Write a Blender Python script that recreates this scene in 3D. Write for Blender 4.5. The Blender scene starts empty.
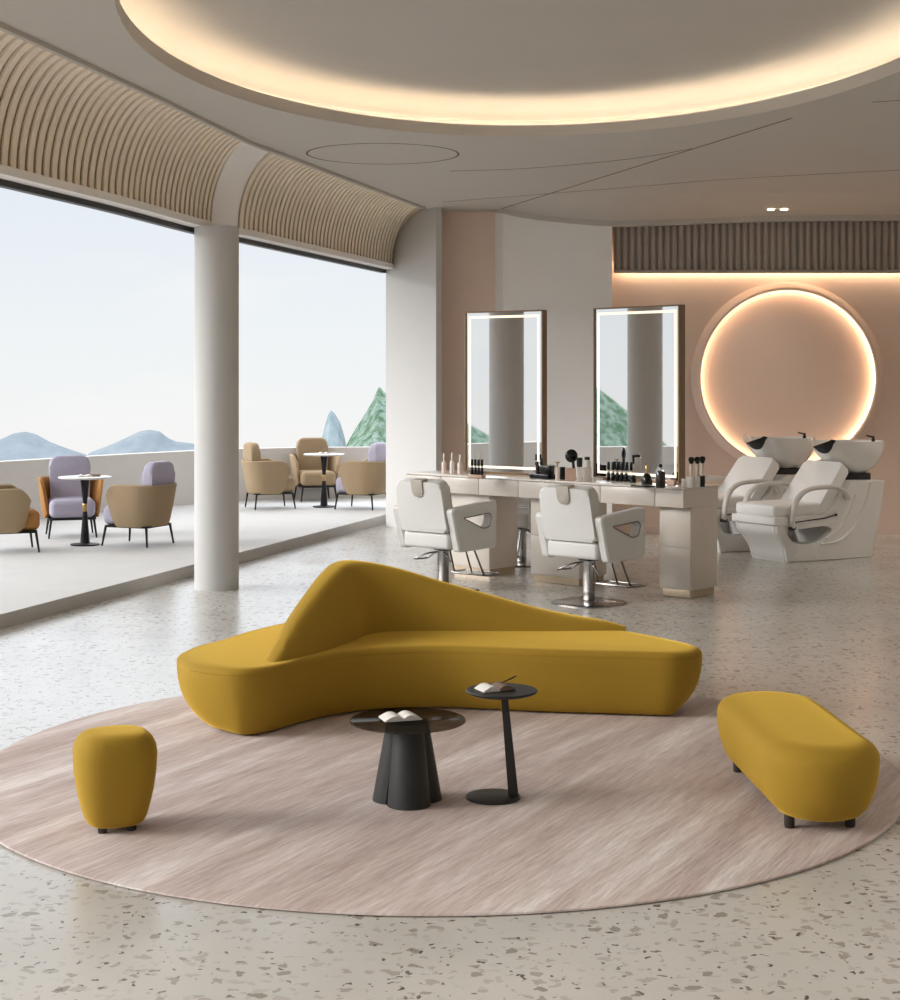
import bpy, bmesh, math, random
from mathutils import Vector, Matrix, Quaternion
random.seed(7)
S = bpy.context.scene
COL = S.collection
PI = math.pi
F, HX, HY, EYE = 1600.0, 450.0, 374.0, 1.75     # focal length, vanishing point and eye height of the camera


def at(px, py, z=0.0):
    """the point of the horizontal plane z that the camera sees at a pixel"""
    d = (EYE - z) * F / (py - HY)
    return Vector(((px - HX) * d / F, d, z))


# ------------------------------------------------------------------ materials
def lin(c):
    return tuple(((v / 255) / 12.92 if v / 255 <= 0.04045 else ((v / 255 + 0.055) / 1.055) ** 2.4) for v in c) + (1.0,)


def mat(name, rgb, rough=0.5, metal=0.0, sheen=0.0, spec=0.5, var=0.0, scale=30.0, bump=0.0, coat=0.0, emit=0.0, emit_rgb=None, stretch=None):
    m = bpy.data.materials.new(name)
    m.use_nodes = True
    nt = m.node_tree
    b = nt.nodes['Principled BSDF']
    b.inputs['Base Color'].default_value = lin(rgb)
    b.inputs['Roughness'].default_value = rough
    b.inputs['Metallic'].default_value = metal
    b.inputs['Specular IOR Level'].default_value = spec
    if sheen:
        b.inputs['Sheen Weight'].default_value = sheen
        b.inputs['Sheen Roughness'].default_value = 0.4
        b.inputs['Sheen Tint'].default_value = lin(tuple(min(255, v * 1.25 + 25) for v in rgb))
    if coat:
        b.inputs['Coat Weight'].default_value = coat
        b.inputs['Coat Roughness'].default_value = 0.1
    if emit:
        b.inputs['Emission Color'].default_value = lin(emit_rgb or rgb)
        b.inputs['Emission Strength'].default_value = emit
    if var or bump:
        tc = nt.nodes.new('ShaderNodeTexCoord')
        mp = nt.nodes.new('ShaderNodeMapping')
        if stretch:
            mp.inputs['Scale'].default_value = stretch
        nz = nt.nodes.new('ShaderNodeTexNoise')
        nz.inputs['Scale'].default_value = scale
        nz.inputs['Detail'].default_value = 5
        nt.links.new(tc.outputs['Object'], mp.inputs['Vector'])
        nt.links.new(mp.outputs['Vector'], nz.inputs['Vector'])
        if var:
            mx = nt.nodes.new('ShaderNodeMixRGB')
            mx.inputs['Color1'].default_value = lin(tuple(max(0, v * (1 - var)) for v in rgb))
            mx.inputs['Color2'].default_value = lin(tuple(min(255, v * (1 + var)) for v in rgb))
            nt.links.new(nz.outputs['Fac'], mx.inputs['Fac'])
            nt.links.new(mx.outputs['Color'], b.inputs['Base Color'])
        if bump:
            bp = nt.nodes.new('ShaderNodeBump')
            bp.inputs['Strength'].default_value = bump
            bp.inputs['Distance'].default_value = 0.004
            nt.links.new(nz.outputs['Fac'], bp.inputs['Height'])
            nt.links.new(bp.outputs['Normal'], b.inputs['Normal'])
    return m


def terrazzo():
    m = mat('terrazzo', (180, 178, 174), 0.2, spec=0.5)
    nt = m.node_tree
    L = nt.links.new
    b = nt.nodes['Principled BSDF']
    b.inputs['Specular IOR Level'].default_value = 0.42
    tc = nt.nodes.new('ShaderNodeTexCoord')
    wob = nt.nodes.new('ShaderNodeTexNoise')
    wob.inputs['Scale'].default_value = 22
    wob.inputs['Detail'].default_value = 2
    L(tc.outputs['Object'], wob.inputs['Vector'])
    sub = nt.nodes.new('ShaderNodeVectorMath'); sub.operation = 'SUBTRACT'
    sub.inputs[1].default_value = (0.5, 0.5, 0.5)
    L(wob.outputs['Color'], sub.inputs[0])
    scl = nt.nodes.new('ShaderNodeVectorMath'); scl.operation = 'SCALE'
    scl.inputs['Scale'].default_value = 0.075
    L(sub.outputs[0], scl.inputs[0])
    add = nt.nodes.new('ShaderNodeVectorMath'); add.operation = 'ADD'
    L(tc.outputs['Object'], add.inputs[0]); L(scl.outputs[0], add.inputs[1])
    cloud = nt.nodes.new('ShaderNodeTexNoise'); cloud.inputs['Scale'].default_value = 1.7; cloud.inputs['Detail'].default_value = 6
    L(tc.outputs['Object'], cloud.inputs['Vector'])
    base = nt.nodes.new('ShaderNodeMixRGB')
    base.inputs['Color1'].default_value = lin((176, 171, 163)); base.inputs['Color2'].default_value = lin((199, 195, 188))
    L(cloud.outputs['Fac'], base.inputs['Fac'])
    last = base.outputs['Color']

    def chips(scale, share, size, c1, c2, last):
        v = nt.nodes.new('ShaderNodeTexVoronoi'); v.inputs['Scale'].default_value = scale
        v.voronoi_dimensions = '2D'
        L(add.outputs[0], v.inputs['Vector'])
        sp = nt.nodes.new('ShaderNodeSeparateColor'); L(v.outputs['Color'], sp.inputs[0])
        # chip radius: size * random, only a share of the cells holds one
        sel = nt.nodes.new('ShaderNodeMath'); sel.operation = 'LESS_THAN'; L(sp.outputs[0], sel.inputs[0]); sel.inputs[1].default_value = share
        rad = nt.nodes.new('ShaderNodeMath'); rad.operation = 'MULTIPLY_ADD'; L(sp.outputs[1], rad.inputs[0]); rad.inputs[1].default_value = size * 0.7; rad.inputs[2].default_value = size * 0.3
        lt = nt.nodes.new('ShaderNodeMath'); lt.operation = 'LESS_THAN'; L(v.outputs['Distance'], lt.inputs[0]); L(rad.outputs[0], lt.inputs[1])
        mu = nt.nodes.new('ShaderNodeMath'); mu.operation = 'MULTIPLY'; L(lt.outputs[0], mu.inputs[0]); L(sel.outputs[0], mu.inputs[1])
        cr = nt.nodes.new('ShaderNodeMixRGB'); cr.inputs['Color1'].default_value = lin(c1); cr.inputs['Color2'].default_value = lin(c2)
        L(sp.outputs[2], cr.inputs['Fac'])
        mx = nt.nodes.new('ShaderNodeMixRGB'); L(mu.outputs[0], mx.inputs['Fac']); L(last, mx.inputs['Color1']); L(cr.outputs['Color'], mx.inputs['Color2'])
        return mx.outputs['Color']
    last = chips(24, 0.5, 0.40, (186, 183, 177), (164, 159, 150), last)
    last = chips(16, 0.36, 0.37, (138, 132, 121), (176, 170, 160), last)
    last = chips(34, 0.16, 0.32, (78, 72, 65), (128, 121, 111), last)
    L(last, b.inputs['Base Color'])
    rr = nt.nodes.new('ShaderNodeMath'); rr.operation = 'MULTIPLY_ADD'; L(cloud.outputs['Fac'], rr.inputs[0]); rr.inputs[1].default_value = 0.12; rr.inputs[2].default_value = 0.17
    L(rr.outputs[0], b.inputs['Roughness'])
    return m


def rug_mat():
    m = mat('rug_pile', (186, 168, 160), 0.95, sheen=0.15, spec=0.1)
    nt = m.node_tree
    L = nt.links.new
    b = nt.nodes['Principled BSDF']
    tc = nt.nodes.new('ShaderNodeTexCoord')

    def streak(sx, sy, scale, detail):
        mp = nt.nodes.new('ShaderNodeMapping'); mp.vector_type = 'TEXTURE'
        mp.inputs['Rotation'].default_value = (0, 0, math.radians(62))
        mp.inputs['Scale'].default_value = (sx, sy, 1)
        L(tc.outputs['Object'], mp.inputs['Vector'])
        n = nt.nodes.new('ShaderNodeTexNoise'); n.inputs['Scale'].default_value = scale; n.inputs['Detail'].default_value = detail
        n.inputs['Roughness'].default_value = 0.62
        L(mp.outputs['Vector'], n.inputs['Vector'])
        return n.outputs['Fac']
    a = streak(5, 0.45, 2.2, 6)
    r = nt.nodes.new('ShaderNodeValToRGB')
    r.color_ramp.elements[0].position = 0.34; r.color_ramp.elements[0].color = lin((182, 164, 156))
    r.color_ramp.elements[1].position = 0.68; r.color_ramp.elements[1].color = lin((230, 222, 217))
    e = r.color_ramp.elements.new(0.5); e.color = lin((202, 186, 179))
    L(a, r.inputs['Fac'])
    f = streak(4, 0.35, 26, 3)
    r2 = nt.nodes.new('ShaderNodeValToRGB')
    r2.color_ramp.elements[0].position = 0.3; r2.color_ramp.elements[0].color = (0.74, 0.71, 0.69, 1)
    r2.color_ramp.elements[1].position = 0.68; r2.color_ramp.elements[1].color = (1, 1, 1, 1)
    L(f, r2.inputs['Fac'])
    mx = nt.nodes.new('ShaderNodeMixRGB'); mx.blend_type = 'MULTIPLY'; mx.inputs['Fac'].default_value = 1
    L(r.outputs['Color'], mx.inputs['Color1']); L(r2.outputs['Color'], mx.inputs['Color2'])
    L(mx.outputs['Color'], b.inputs['Base Color'])
    bp = nt.nodes.new('ShaderNodeBump'); bp.inputs['Strength'].default_value = 0.4; bp.inputs['Distance'].default_value = 0.006
    L(f, bp.inputs['Height']); L(bp.outputs['Normal'], b.inputs['Normal'])
    return m


def tinted_glass(name, rgb, share):
    m = bpy.data.materials.new(name); m.use_nodes = True
    nt = m.node_tree; nt.nodes.clear()
    o = nt.nodes.new('ShaderNodeOutputMaterial')
    t = nt.nodes.new('ShaderNodeBsdfTransparent'); t.inputs['Color'].default_value = lin(rgb)
    g = nt.nodes.new('ShaderNodeBsdfGlossy'); g.inputs['Roughness'].default_value = 0.08
    mx = nt.nodes.new('ShaderNodeMixShader'); mx.inputs['Fac'].default_value = share
    nt.links.new(t.outputs[0], mx.inputs[1]); nt.links.new(g.outputs[0], mx.inputs[2]); nt.links.new(mx.outputs[0], o.inputs[0])
    return m


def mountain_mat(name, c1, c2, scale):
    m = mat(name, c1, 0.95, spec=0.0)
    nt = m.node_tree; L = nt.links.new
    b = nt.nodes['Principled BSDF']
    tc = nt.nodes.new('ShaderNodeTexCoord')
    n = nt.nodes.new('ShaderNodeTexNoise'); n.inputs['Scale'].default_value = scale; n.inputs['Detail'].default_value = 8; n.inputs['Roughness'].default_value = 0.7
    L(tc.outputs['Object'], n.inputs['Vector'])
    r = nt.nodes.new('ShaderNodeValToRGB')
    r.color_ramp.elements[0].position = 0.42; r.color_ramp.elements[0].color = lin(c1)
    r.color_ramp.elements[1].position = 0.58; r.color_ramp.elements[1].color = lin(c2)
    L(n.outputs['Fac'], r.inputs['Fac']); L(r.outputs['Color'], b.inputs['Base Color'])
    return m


M = {}
M['floor'] = terrazzo()
M['rug'] = rug_mat()
M['ceiling'] = mat('ceiling_paint', (198, 192, 184), 0.75, spec=0.25, var=0.015, scale=2)
M['white_wall'] = mat('white_plaster', (244, 241, 237), 0.8, spec=0.25, var=0.015, scale=3)
M['peach'] = mat('peach_plaster', (236, 213, 198), 0.8, spec=0.2, var=0.02, scale=2.5)
M['slat'] = mat('beige_slats', (242, 228, 208), 0.65, spec=0.3, var=0.03, scale=6)
M['slat_back'] = mat('slat_backing', (204, 184, 160), 0.8, spec=0.2, var=0.02, scale=6)
M['grey_slat'] = mat('taupe_slats', (176, 165, 156), 0.7, spec=0.25, var=0.03, scale=5)
M['column'] = mat('column_plaster', (198, 195, 191), 0.7, spec=0.3, var=0.012, scale=4)
M['terrace'] = mat('terrace_concrete', (196, 193, 189), 0.85, spec=0.2, var=0.03, scale=3)
M['parapet'] = mat('parapet_render', (200, 195, 189), 0.9, spec=0.15, var=0.02, scale=4)
M['track'] = mat('black_track', (14, 14, 16), 0.45, var=0.1, scale=20)
M['groove'] = mat('painted_shadow_gap', (112, 104, 97), 0.9, var=0.05, scale=20)
M['yellow'] = mat('mustard_velvet', (160, 127, 42), 0.8, sheen=1.0, spec=0.2, var=0.03, scale=120, bump=0.08)
M['foot'] = mat('dark_wood_foot', (44, 38, 33), 0.5, var=0.15, scale=40)
M['charcoal'] = mat('charcoal_metal', (40, 39, 37), 0.5, metal=0.2, var=0.06, scale=40)
M['smoke'] = tinted_glass('smoked_glass', (172, 163, 148), 0.06)
M['paper'] = mat('paper', (226, 222, 214), 0.7, var=0.03, scale=60)
M['brown_paper'] = mat('brown_cover', (122, 100, 84), 0.6, var=0.08, scale=60)
M['lavender'] = mat('lavender_fabric', (168, 162, 177), 0.9, sheen=0.2, spec=0.15, var=0.04, scale=150, bump=0.15)
M['tan'] = mat('tan_fabric', (154, 133, 106), 0.9, sheen=0.2, spec=0.15, var=0.04, scale=150, bump=0.15)
M['orange'] = mat('ochre_fabric', (160, 114, 66), 0.9, sheen=0.2, spec=0.15, var=0.04, scale=150, bump=0.15)
M['black_metal'] = mat('black_metal', (26, 25, 25), 0.45, metal=0.4, var=0.1, scale=50)
M['stone_top'] = mat('pale_stone', (206, 202, 196), 0.35, var=0.05, scale=25)
M['brass'] = mat('brass', (190, 160, 110), 0.3, metal=0.9, var=0.05, scale=40)
M['leather'] = mat('white_leather', (214, 212, 207), 0.42, spec=0.45, var=0.015, scale=70, bump=0.04)
M['ceramic'] = mat('white_ceramic', (236, 234, 230), 0.18, coat=0.4, var=0.01, scale=5)
M['gloss_body'] = mat('white_gloss_shell', (232, 229, 224), 0.28, coat=0.2, var=0.01, scale=5)
M['arm_grey'] = mat('pale_grey_arm', (214, 209, 202), 0.35, var=0.02, scale=20)
M['leather_lit'] = mat('white_leather_lit', (240, 238, 234), 0.4, spec=0.45, var=0.012, scale=70, bump=0.03)  # same white leather, light painted into a paler colour for the wash chairs
M['flap'] = mat('taupe_flap', (176, 168, 156), 0.5, var=0.03, scale=40)
M['chrome'] = mat('chrome', (150, 147, 143), 0.2, metal=1.0, var=0.02, scale=10)
M['rubber'] = mat('black_rubber', (15, 15, 15), 0.4, var=0.1, scale=40)
M['desk'] = mat('cream_lacquer', (214, 204, 192), 0.3, coat=0.15, var=0.012, scale=6)
M['desk_top'] = mat('cream_top', (222, 214, 204), 0.2, coat=0.2, var=0.012, scale=6)
M['plinth'] = mat('champagne_plinth', (182, 163, 138), 0.35, metal=0.5, var=0.04, scale=20)
M['bronze'] = mat('bronze_frame', (140, 116, 92), 0.35, metal=0.7, var=0.04, scale=15)
M['mirror'] = mat('mirror_glass', (236, 236, 236), 0.015, metal=1.0, var=0.004, scale=2)
M['led_white'] = mat('mirror_light', (255, 244, 224), 0.5, emit=0.5, emit_rgb=(255, 238, 208), var=0.005, scale=3)
M['led_warm'] = mat('warm_light', (255, 214, 150), 0.5, emit=6.5, emit_rgb=(255, 240, 216), var=0.005, scale=3)
M['led_ring'] = mat('ring_light', (255, 208, 140), 0.5, emit=5.0, emit_rgb=(255, 238, 206), var=0.005, scale=3)
M['led_band'] = mat('wall_wash_light', (255, 208, 140), 0.5, emit=11, emit_rgb=(255, 226, 190), var=0.005, scale=3)
M['spot'] = mat('downlight_lens', (255, 246, 230), 0.4, emit=6.0, emit_rgb=(255, 240, 215), var=0.005, scale=3)
M['black_gloss'] = mat('black_gloss', (14, 13, 13), 0.2, var=0.1, scale=40)
M['amber'] = mat('dark_amber', (40, 27, 18), 0.15, coat=0.4, var=0.1, scale=30)
M['frost'] = mat('frosted_pink', (232, 212, 200), 0.35, var=0.02, scale=30)
M['frost_white'] = mat('frosted_white', (232, 226, 218), 0.35, var=0.02, scale=30)
M['pink_box'] = mat('pink_card', (214, 178, 158), 0.6, var=0.03, scale=30)
M['wood_brush'] = mat('pale_brush_handle', (214, 200, 182), 0.45, var=0.05, scale=40)
M['gold'] = mat('gold_cap', (196, 164, 112), 0.25, metal=0.9, var=0.03, scale=40)
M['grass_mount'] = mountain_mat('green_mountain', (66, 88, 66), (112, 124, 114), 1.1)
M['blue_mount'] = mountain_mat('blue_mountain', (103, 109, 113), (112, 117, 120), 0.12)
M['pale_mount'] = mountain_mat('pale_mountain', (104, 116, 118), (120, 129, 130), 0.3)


# ------------------------------------------------------------------ mesh tools
def link(o, parent=None):
    COL.objects.link(o)
    if parent is not None:
        o.parent = parent
    return o


def obj(name, bm, m, parent=None, smooth=True, angle=40, subsurf=0, loc=None):
    bmesh.ops.recalc_face_normals(bm, faces=bm.faces)
    me = bpy.data.meshes.new(name)
    bm.to_mesh(me); bm.free()
    me.materials.append(m)
    if smooth:
        me.polygons.foreach_set('use_smooth', [True] * len(me.polygons))
        if angle < 180:
            me.set_sharp_from_angle(angle=math.radians(angle))
    o = bpy.data.objects.new(name, me)
    link(o, parent)
    if loc is not None:
        o.location = loc
    if subsurf:
        md = o.modifiers.new('sub', 'SUBSURF'); md.levels = subsurf; md.render_levels = subsurf
    return o


def tag(o, label=None, cat=None, group=None, kind=None):
    if label: o['label'] = label
    if cat: o['category'] = cat
    if group: o['group'] = group
    if kind: o['kind'] = kind
    return o


def empty(name, loc, rz=0.0, label=None, cat=None, group=None):
    o = bpy.data.objects.new(name, None)
    o.empty_display_size = 0.2
    COL.objects.link(o)
    o.location = loc; o.rotation_euler = (0, 0, rz)
    return tag(o, label, cat, group)


def copy_tree(o, loc, rz, label, parent=None):
    c = o.copy(); COL.objects.link(c)
    if parent is None:
        c.location = loc; c.rotation_euler = (0, 0, rz)
        c['label'] = label
    else:
        c.parent = parent
    for ch in [x for x in S.objects if x.parent == o]:
        copy_tree(ch, None, None, None, c)
    return c


def new():
    return bmesh.new()


def join(bm, tmp, mtx=None):
    if mtx is not None:
        bmesh.ops.transform(tmp, matrix=mtx, verts=tmp.verts)
    me = bpy.data.meshes.new('tmp'); tmp.to_mesh(me); tmp.free()
    bm.from_mesh(me); bpy.data.meshes.remove(me)
    return bm


def box(bm, c, s, r=0.0, seg=3, mtx=None):
    t = bmesh.new()
    bmesh.ops.create_cube(t, size=1.0)
    bmesh.ops.scale(t, vec=Vector(s), verts=t.verts)
    if r > 0:
        bmesh.ops.bevel(t, geom=t.edges[:], offset=r, segments=seg, profile=0.5, affect='EDGES')
    bmesh.ops.translate(t, vec=Vector(c), verts=t.verts)
    return join(bm, t, mtx)


def rings(bm, loops, cap0=True, cap1=True, closed=True):
    """skin a list of vertex loops"""
    vs = [[bm.verts.new(p) for p in lp] for lp in loops]
    n = len(vs[0])
    for a, b in zip(vs, vs[1:]):
        for i in range(n if closed else n - 1):
            j = (i + 1) % n
            bm.faces.new((a[i], a[j], b[j], b[i]))
    if closed and cap0: bm.faces.new(vs[0])
    if closed and cap1: bm.faces.new(list(reversed(vs[-1])))
    return bm


def lathe(bm, prof, n=32, c=(0, 0, 0), cap0=True, cap1=True):
    c = Vector(c)
    return rings(bm, [[c + Vector((r * math.cos(2 * PI * i / n), r * math.sin(2 * PI * i / n), z)) for i in range(n)] for r, z in prof], cap0, cap1)


def tube(bm, pts, r, n=10, closed=False, flat=None):
    pts = [Vector(p) for p in pts]
    loops = []
    m = len(pts)
    up = None
    for i, p in enumerate(pts):
        if closed:
            d = pts[(i + 1) % m] - pts[i - 1]
        else:
            d = pts[min(i + 1, m - 1)] - pts[max(i - 1, 0)]
        d.normalize()
        if up is None:
            up = Vector((0, 0, 1)) if abs(d.z) < 0.9 else Vector((1, 0, 0))
        a = d.cross(up)
        if a.length < 1e-4:
            a = d.cross(Vector((0, 1, 0)))
        a.normalize(); b = a.cross(d).normalized(); up = b
        rr = r[i] if isinstance(r, (list, tuple)) else r
        ra, rb = (rr, rr) if flat is None else (rr * flat[0], rr * flat[1])
        loops.append([p + a * ra * math.cos(2 * PI * k / n) + b * rb * math.sin(2 * PI * k / n) for k in range(n)])
    if closed:
        loops.append(loops[0])
        bm2 = rings(bm, loops, False, False)
        bmesh.ops.remove_doubles(bm, verts=bm.verts, dist=1e-5)
        return bm2
    return rings(bm, loops)


def prism(bm, poly, z0, z1, mtx=None, r=0.0, seg=2):
    """extrude a 2-D polygon"""
    t = bmesh.new()
    lo = [t.verts.new((x, y, z0)) for x, y in poly]; hi = [t.verts.new((x, y, z1)) for x, y in poly]
    n = len(poly)
    f0 = t.faces.new(list(reversed(lo))); f1 = t.faces.new(hi)
    for i in range(n):
        t.faces.new((lo[i], lo[(i + 1) % n], hi[(i + 1) % n], hi[i]))
    if r:
        es = [e for e in t.edges if abs(e.verts[0].co.z - e.verts[1].co.z) < 1e-6]
        bmesh.ops.bevel(t, geom=es, offset=r, segments=seg, profile=0.5, affect='EDGES')
    return join(bm, t, mtx)


def round_poly(poly, rad, seg=5):
    out = []
    n = len(poly)
    for i, p in enumerate(poly):
        p = Vector(p); a = Vector(poly[i - 1]) - p; b = Vector(poly[(i + 1) % n]) - p
        r = rad[i] if isinstance(rad, (list, tuple)) else rad
        if r <= 0:
            out.append(tuple(p)); continue
        la, lb = a.length, b.length
        d = min(r, la * 0.48, lb * 0.48)
        pa = p + a.normalized() * d; pb = p + b.normalized() * d
        for k in range(seg + 1):
            t = k / seg
            out.append(tuple(pa * (1 - t) ** 2 + p * 2 * t * (1 - t) + pb * t * t))
    return out


def ring_plate(bm, outer, hole, z0, z1, mtx=None, n=72, c=None, bev=0.006):
    """a flat plate with a hole; both outlines star-shaped about the hole's middle"""
    c = Vector(c) if c else sum((Vector(p) for p in hole), Vector((0, 0))) / len(hole)

    def hit(poly, ang):
        d = Vector((math.cos(ang), math.sin(ang)))
        best = None
        for i in range(len(poly)):
            p = Vector(poly[i]) - c; q = Vector(poly[(i + 1) % len(poly)]) - c
            e = q - p
            den = d.x * e.y - d.y * e.x
            if abs(den) < 1e-9: continue
            t = (p.x * e.y - p.y * e.x) / den
            u = (p.x * d.y - p.y * d.x) / den
            if t > 0 and -1e-6 <= u <= 1 + 1e-6 and (best is None or t > best): best = t
        return d * best
    angs = sorted(set([2 * PI * k / n for k in range(n)] + [math.atan2(p[1] - c.y, p[0] - c.x) % (2 * PI) for p in outer] + [math.atan2(p[1] - c.y, p[0] - c.x) % (2 * PI) for p in hole]))
    A = [hit(outer, a) for a in angs]; B = [hit(hole, a) for a in angs]

    def lp(P, s, z):
        return [Vector((c.x + p.x * s, c.y + p.y * s, z)) for p in P]

    def inset(P, d, z):
        return [Vector((c.x + p.x * (1 - d / max(p.length, d * 2)), c.y + p.y * (1 - d / max(p.length, d * 2)), z)) for p in P]
    t = bmesh.new()
    loops = [lp(B, 1, z0), inset(A, bev, z0), lp(A, 1, z0 + bev), lp(A, 1, z1 - bev), inset(A, bev, z1), lp(B, 1, z1), lp(B, 1, z0)]
    rings(t, loops, False, False)
    bmesh.ops.remove_doubles(t, verts=t.verts, dist=1e-5)
    return join(bm, t, mtx)


def catmull(pts, per=8, closed=True):
    pts = [Vector(p) for p in pts]
    n = len(pts); out = []
    rng = range(n) if closed else range(n - 1)
    for i in rng:
        if closed:
            p0, p1, p2, p3 = pts[i - 1], pts[i], pts[(i + 1) % n], pts[(i + 2) % n]
        else:
            p0, p1, p2, p3 = pts[max(i - 1, 0)], pts[i], pts[i + 1], pts[min(i + 2, n - 1)]
        for k in range(per):
            t = k / per
            out.append(0.5 * ((2 * p1) + (p2 - p0) * t + (2 * p0 - 5 * p1 + 4 * p2 - p3) * t * t + (3 * p1 - p0 - 3 * p2 + p3) * t ** 3))
    if not closed: out.append(pts[-1])
    return out


def lerp_tab(tab, x):
    """piecewise linear table, extended at both ends"""
    for (a, va), (b, vb) in zip(tab, tab[1:]):
        if x <= b: break
    t = (x - a) / (b - a)
    if isinstance(va, (int, float)):
        return va + (vb - va) * t
    return tuple(u + (w - u) * t for u, w in zip(va, vb))


def structure(name, bm, m, smooth=False, angle=40, label=None):
    o = obj(name, bm, m, None, smooth, angle)
    o['kind'] = 'structure'
    if label: o['label'] = label
    return o


# ------------------------------------------------------------------ the room
ZC = 3.55          # ceiling
ZB = 3.0           # foot of the vaulted slats
# inner edge of the window lintel (Y: X) and the foot/top lines of the slatted vault (Y of the foot: X, X top, Y top)
VAULT = [(-4.0, (-5.60, -5.05, -4.9)), (4.0, (-3.88, -3.35, 3.1)), (9.74, (-2.66, -2.18, 8.94)), (11.36, (-2.30, -1.87, 10.59)), (13.25, (-1.97, -1.57, 12.35)), (13.75, (-1.79, -1.40, 12.98)), (18.18, (-0.66, -0.35, 17.04)), (18.5, (-0.58, -0.27, 17.3))]


def vault(y, s, off=0.0):
    """point of the vault at foot depth y; s = 0 at the foot, 1 at the ceiling; off = inward offset"""
    xb, xt, yt = lerp_tab(VAULT, y)
    a = s * PI / 2
    h = 1 - math.cos(a); v = math.sin(a)
    # concave quarter: rises first, then bends over towards the room
    dx, dy = xt - xb, yt - y
    L = math.hypot(dx, dy)
    ox, oy = dx / L, dy / L
    return Vector((xb + dx * h + ox * off * math.cos(a), y + dy * h + oy * off * math.cos(a), ZB + (ZC - ZB) * v - off * math.sin(a)))


def frange(a, b, n):
    return [a + (b - a) * k / n for k in range(n + 1)]


bm = new(); box(bm, (0.5, 8, -0.05), (15, 26, 0.1)); structure('floor', bm, M['floor'])

# vault shell behind the slats
bm = new()
ys = frange(-4.0, 18.5, 180)
rings(bm, [[vault(y, s / 14, -0.01) for s in range(15)] for y in ys], closed=False)
structure('trim_1', bm, M['slat_back'], True, 60)


def slat_bay(y0, y1, pitch):
    bm = new()
    n = int(round((y1 - y0) / pitch))
    for k in range(n):
        yc = y0 + (k + 0.5) * (y1 - y0) / n
        w = pitch * 0.40
        loops = []
        for s in range(17):
            q = s / 16
            a0, a1 = vault(yc - w, q), vault(yc + w, q)
            b0, b1 = vault(yc - w * 0.75, q, 0.022), vault(yc + w * 0.75, q, 0.022)
            loops.append([a0, b0, b1, a1])
        rings(bm, loops)
    return bm


structure('trim_2', slat_bay(2.0, 13.2, 0.107), M['slat'], True, 50)
structure('trim_3', slat_bay(13.68, 18.2, 0.107), M['slat'], True, 50)
# plain rib over the column, between the two slatted bays
bm = new()
rings(bm, [[vault(y, s / 24, o * (1 - (s / 24) ** 4)) for s in range(25)] for y, o in ((13.20, 0.0), (13.21, 0.03), (13.25, 0.042), (13.3, 0.045), (13.44, 0.05), (13.58, 0.045), (13.66, 0.03), (13.67, 0.0))], closed=False)
structure('trim_4', bm, M['white_wall'], True, 60)


bm = new()
rings(bm, [[vault(y, 1) + Vector(o) for o in ((-0.004, 0, -0.026), (0.03, 0, -0.026), (0.03, 0, 0.02), (-0.004, 0, 0.02))] for y in frange(-4.0, 18.4, 180)])
structure('trim_14', bm, M['ceiling'], False)


# lintel along the windows: ledge, soffit, outer wall
def facade(y):
    return lerp_tab([(a, (b[0],)) for a, b in VAULT], y)[0]


def along(prof, y0, y1, n=40):
    bm = new()
    loops = []
    for y in frange(y0, y1, n):
        e = 0.05
        t = Vector((facade(y + e) - facade(y - e), 2 * e)).normalized()
        o = Vector((-t.y, t.x))          # outwards
        loops.append([Vector((facade(y) + o.x * d, y + o.y * d, z)) for d, z in prof])
    return rings(bm, loops)


structure('wall_left', along([(-0.025, 3.0), (-0.025, 2.945), (0.10, 2.945), (0.10, 2.955), (0.16, 2.955), (0.16, 4.5), (0.10, 4.5), (0.10, 3.02), (0.04, 3.02)], -4, 18.45), M['white_wall'])
structure('trim_5', along([(0.10, 2.955), (0.10, 2.905), (0.158, 2.905), (0.158, 2.955)], -4, 18.3), M['track'])
# back part of the lintel over the head track, closing the facade beside the pier
# column
bm = new()
lathe(bm, [(0.18, 0), (0.18, 2.5), (0.181, 2.95)], 64, (-1.905, 13.06, 0))
structure('column', bm, M['column'], True, 60)

# pier at the far end of the windows
P0 = Vector((-0.735, 18.35)); P1 = Vector((-0.15, 17.25))
bm = new()
prism(bm, [(P0.x, P0.y), (P1.x, P1.y), (P1.x + 0.06, P1.y + 0.03), (P1.x + 0.02, 19.6), (P0.x + 0.15, 19.6)], 0, 4.5)
structure('wall_end', bm, M['column'])

# back walls
bm = new(); prism(bm, [(-0.16, 17.72), (0.50, 17.72), (0.50, 18.5), (-0.16, 18.5)], 0, 4.5)
structure('wall_back', bm, M['peach'])
bm = new(); prism(bm, [(0.581, 17.55), (1.748, 17.26), (1.82, 18.4), (0.498, 18.4), (0.498, 17.70)], 0, 4.5)
structure('wall_panel', bm, M['white_wall'])
YW = 17.55
bm = new(); prism(bm, [(1.76, YW), (7.0, YW), (7.0, YW + 1.9), (1.76, YW + 1.9)], 0, 4.5)
structure('wall_alcove', bm, M['peach'])
bm = new(); prism(bm, [(6.6, -4.2), (6.8, -4.2), (6.8, 19), (6.6, 19)], 0, 4.5); structure('wall_right', bm, M['white_wall'])
bm = new(); prism(bm, [(-5.9, -4.2), (6.8, -4.2), (6.8, -4.0), (-5.9, -4.0)], 0, 4.5); structure('wall_front', bm, M['white_wall'])
bm = new(); box(bm, ((1.8 + 6.6) / 2, YW - 0.006, 0.045), (4.8, 0.012, 0.09)); structure('baseboard_back', bm, M['peach'])

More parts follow.
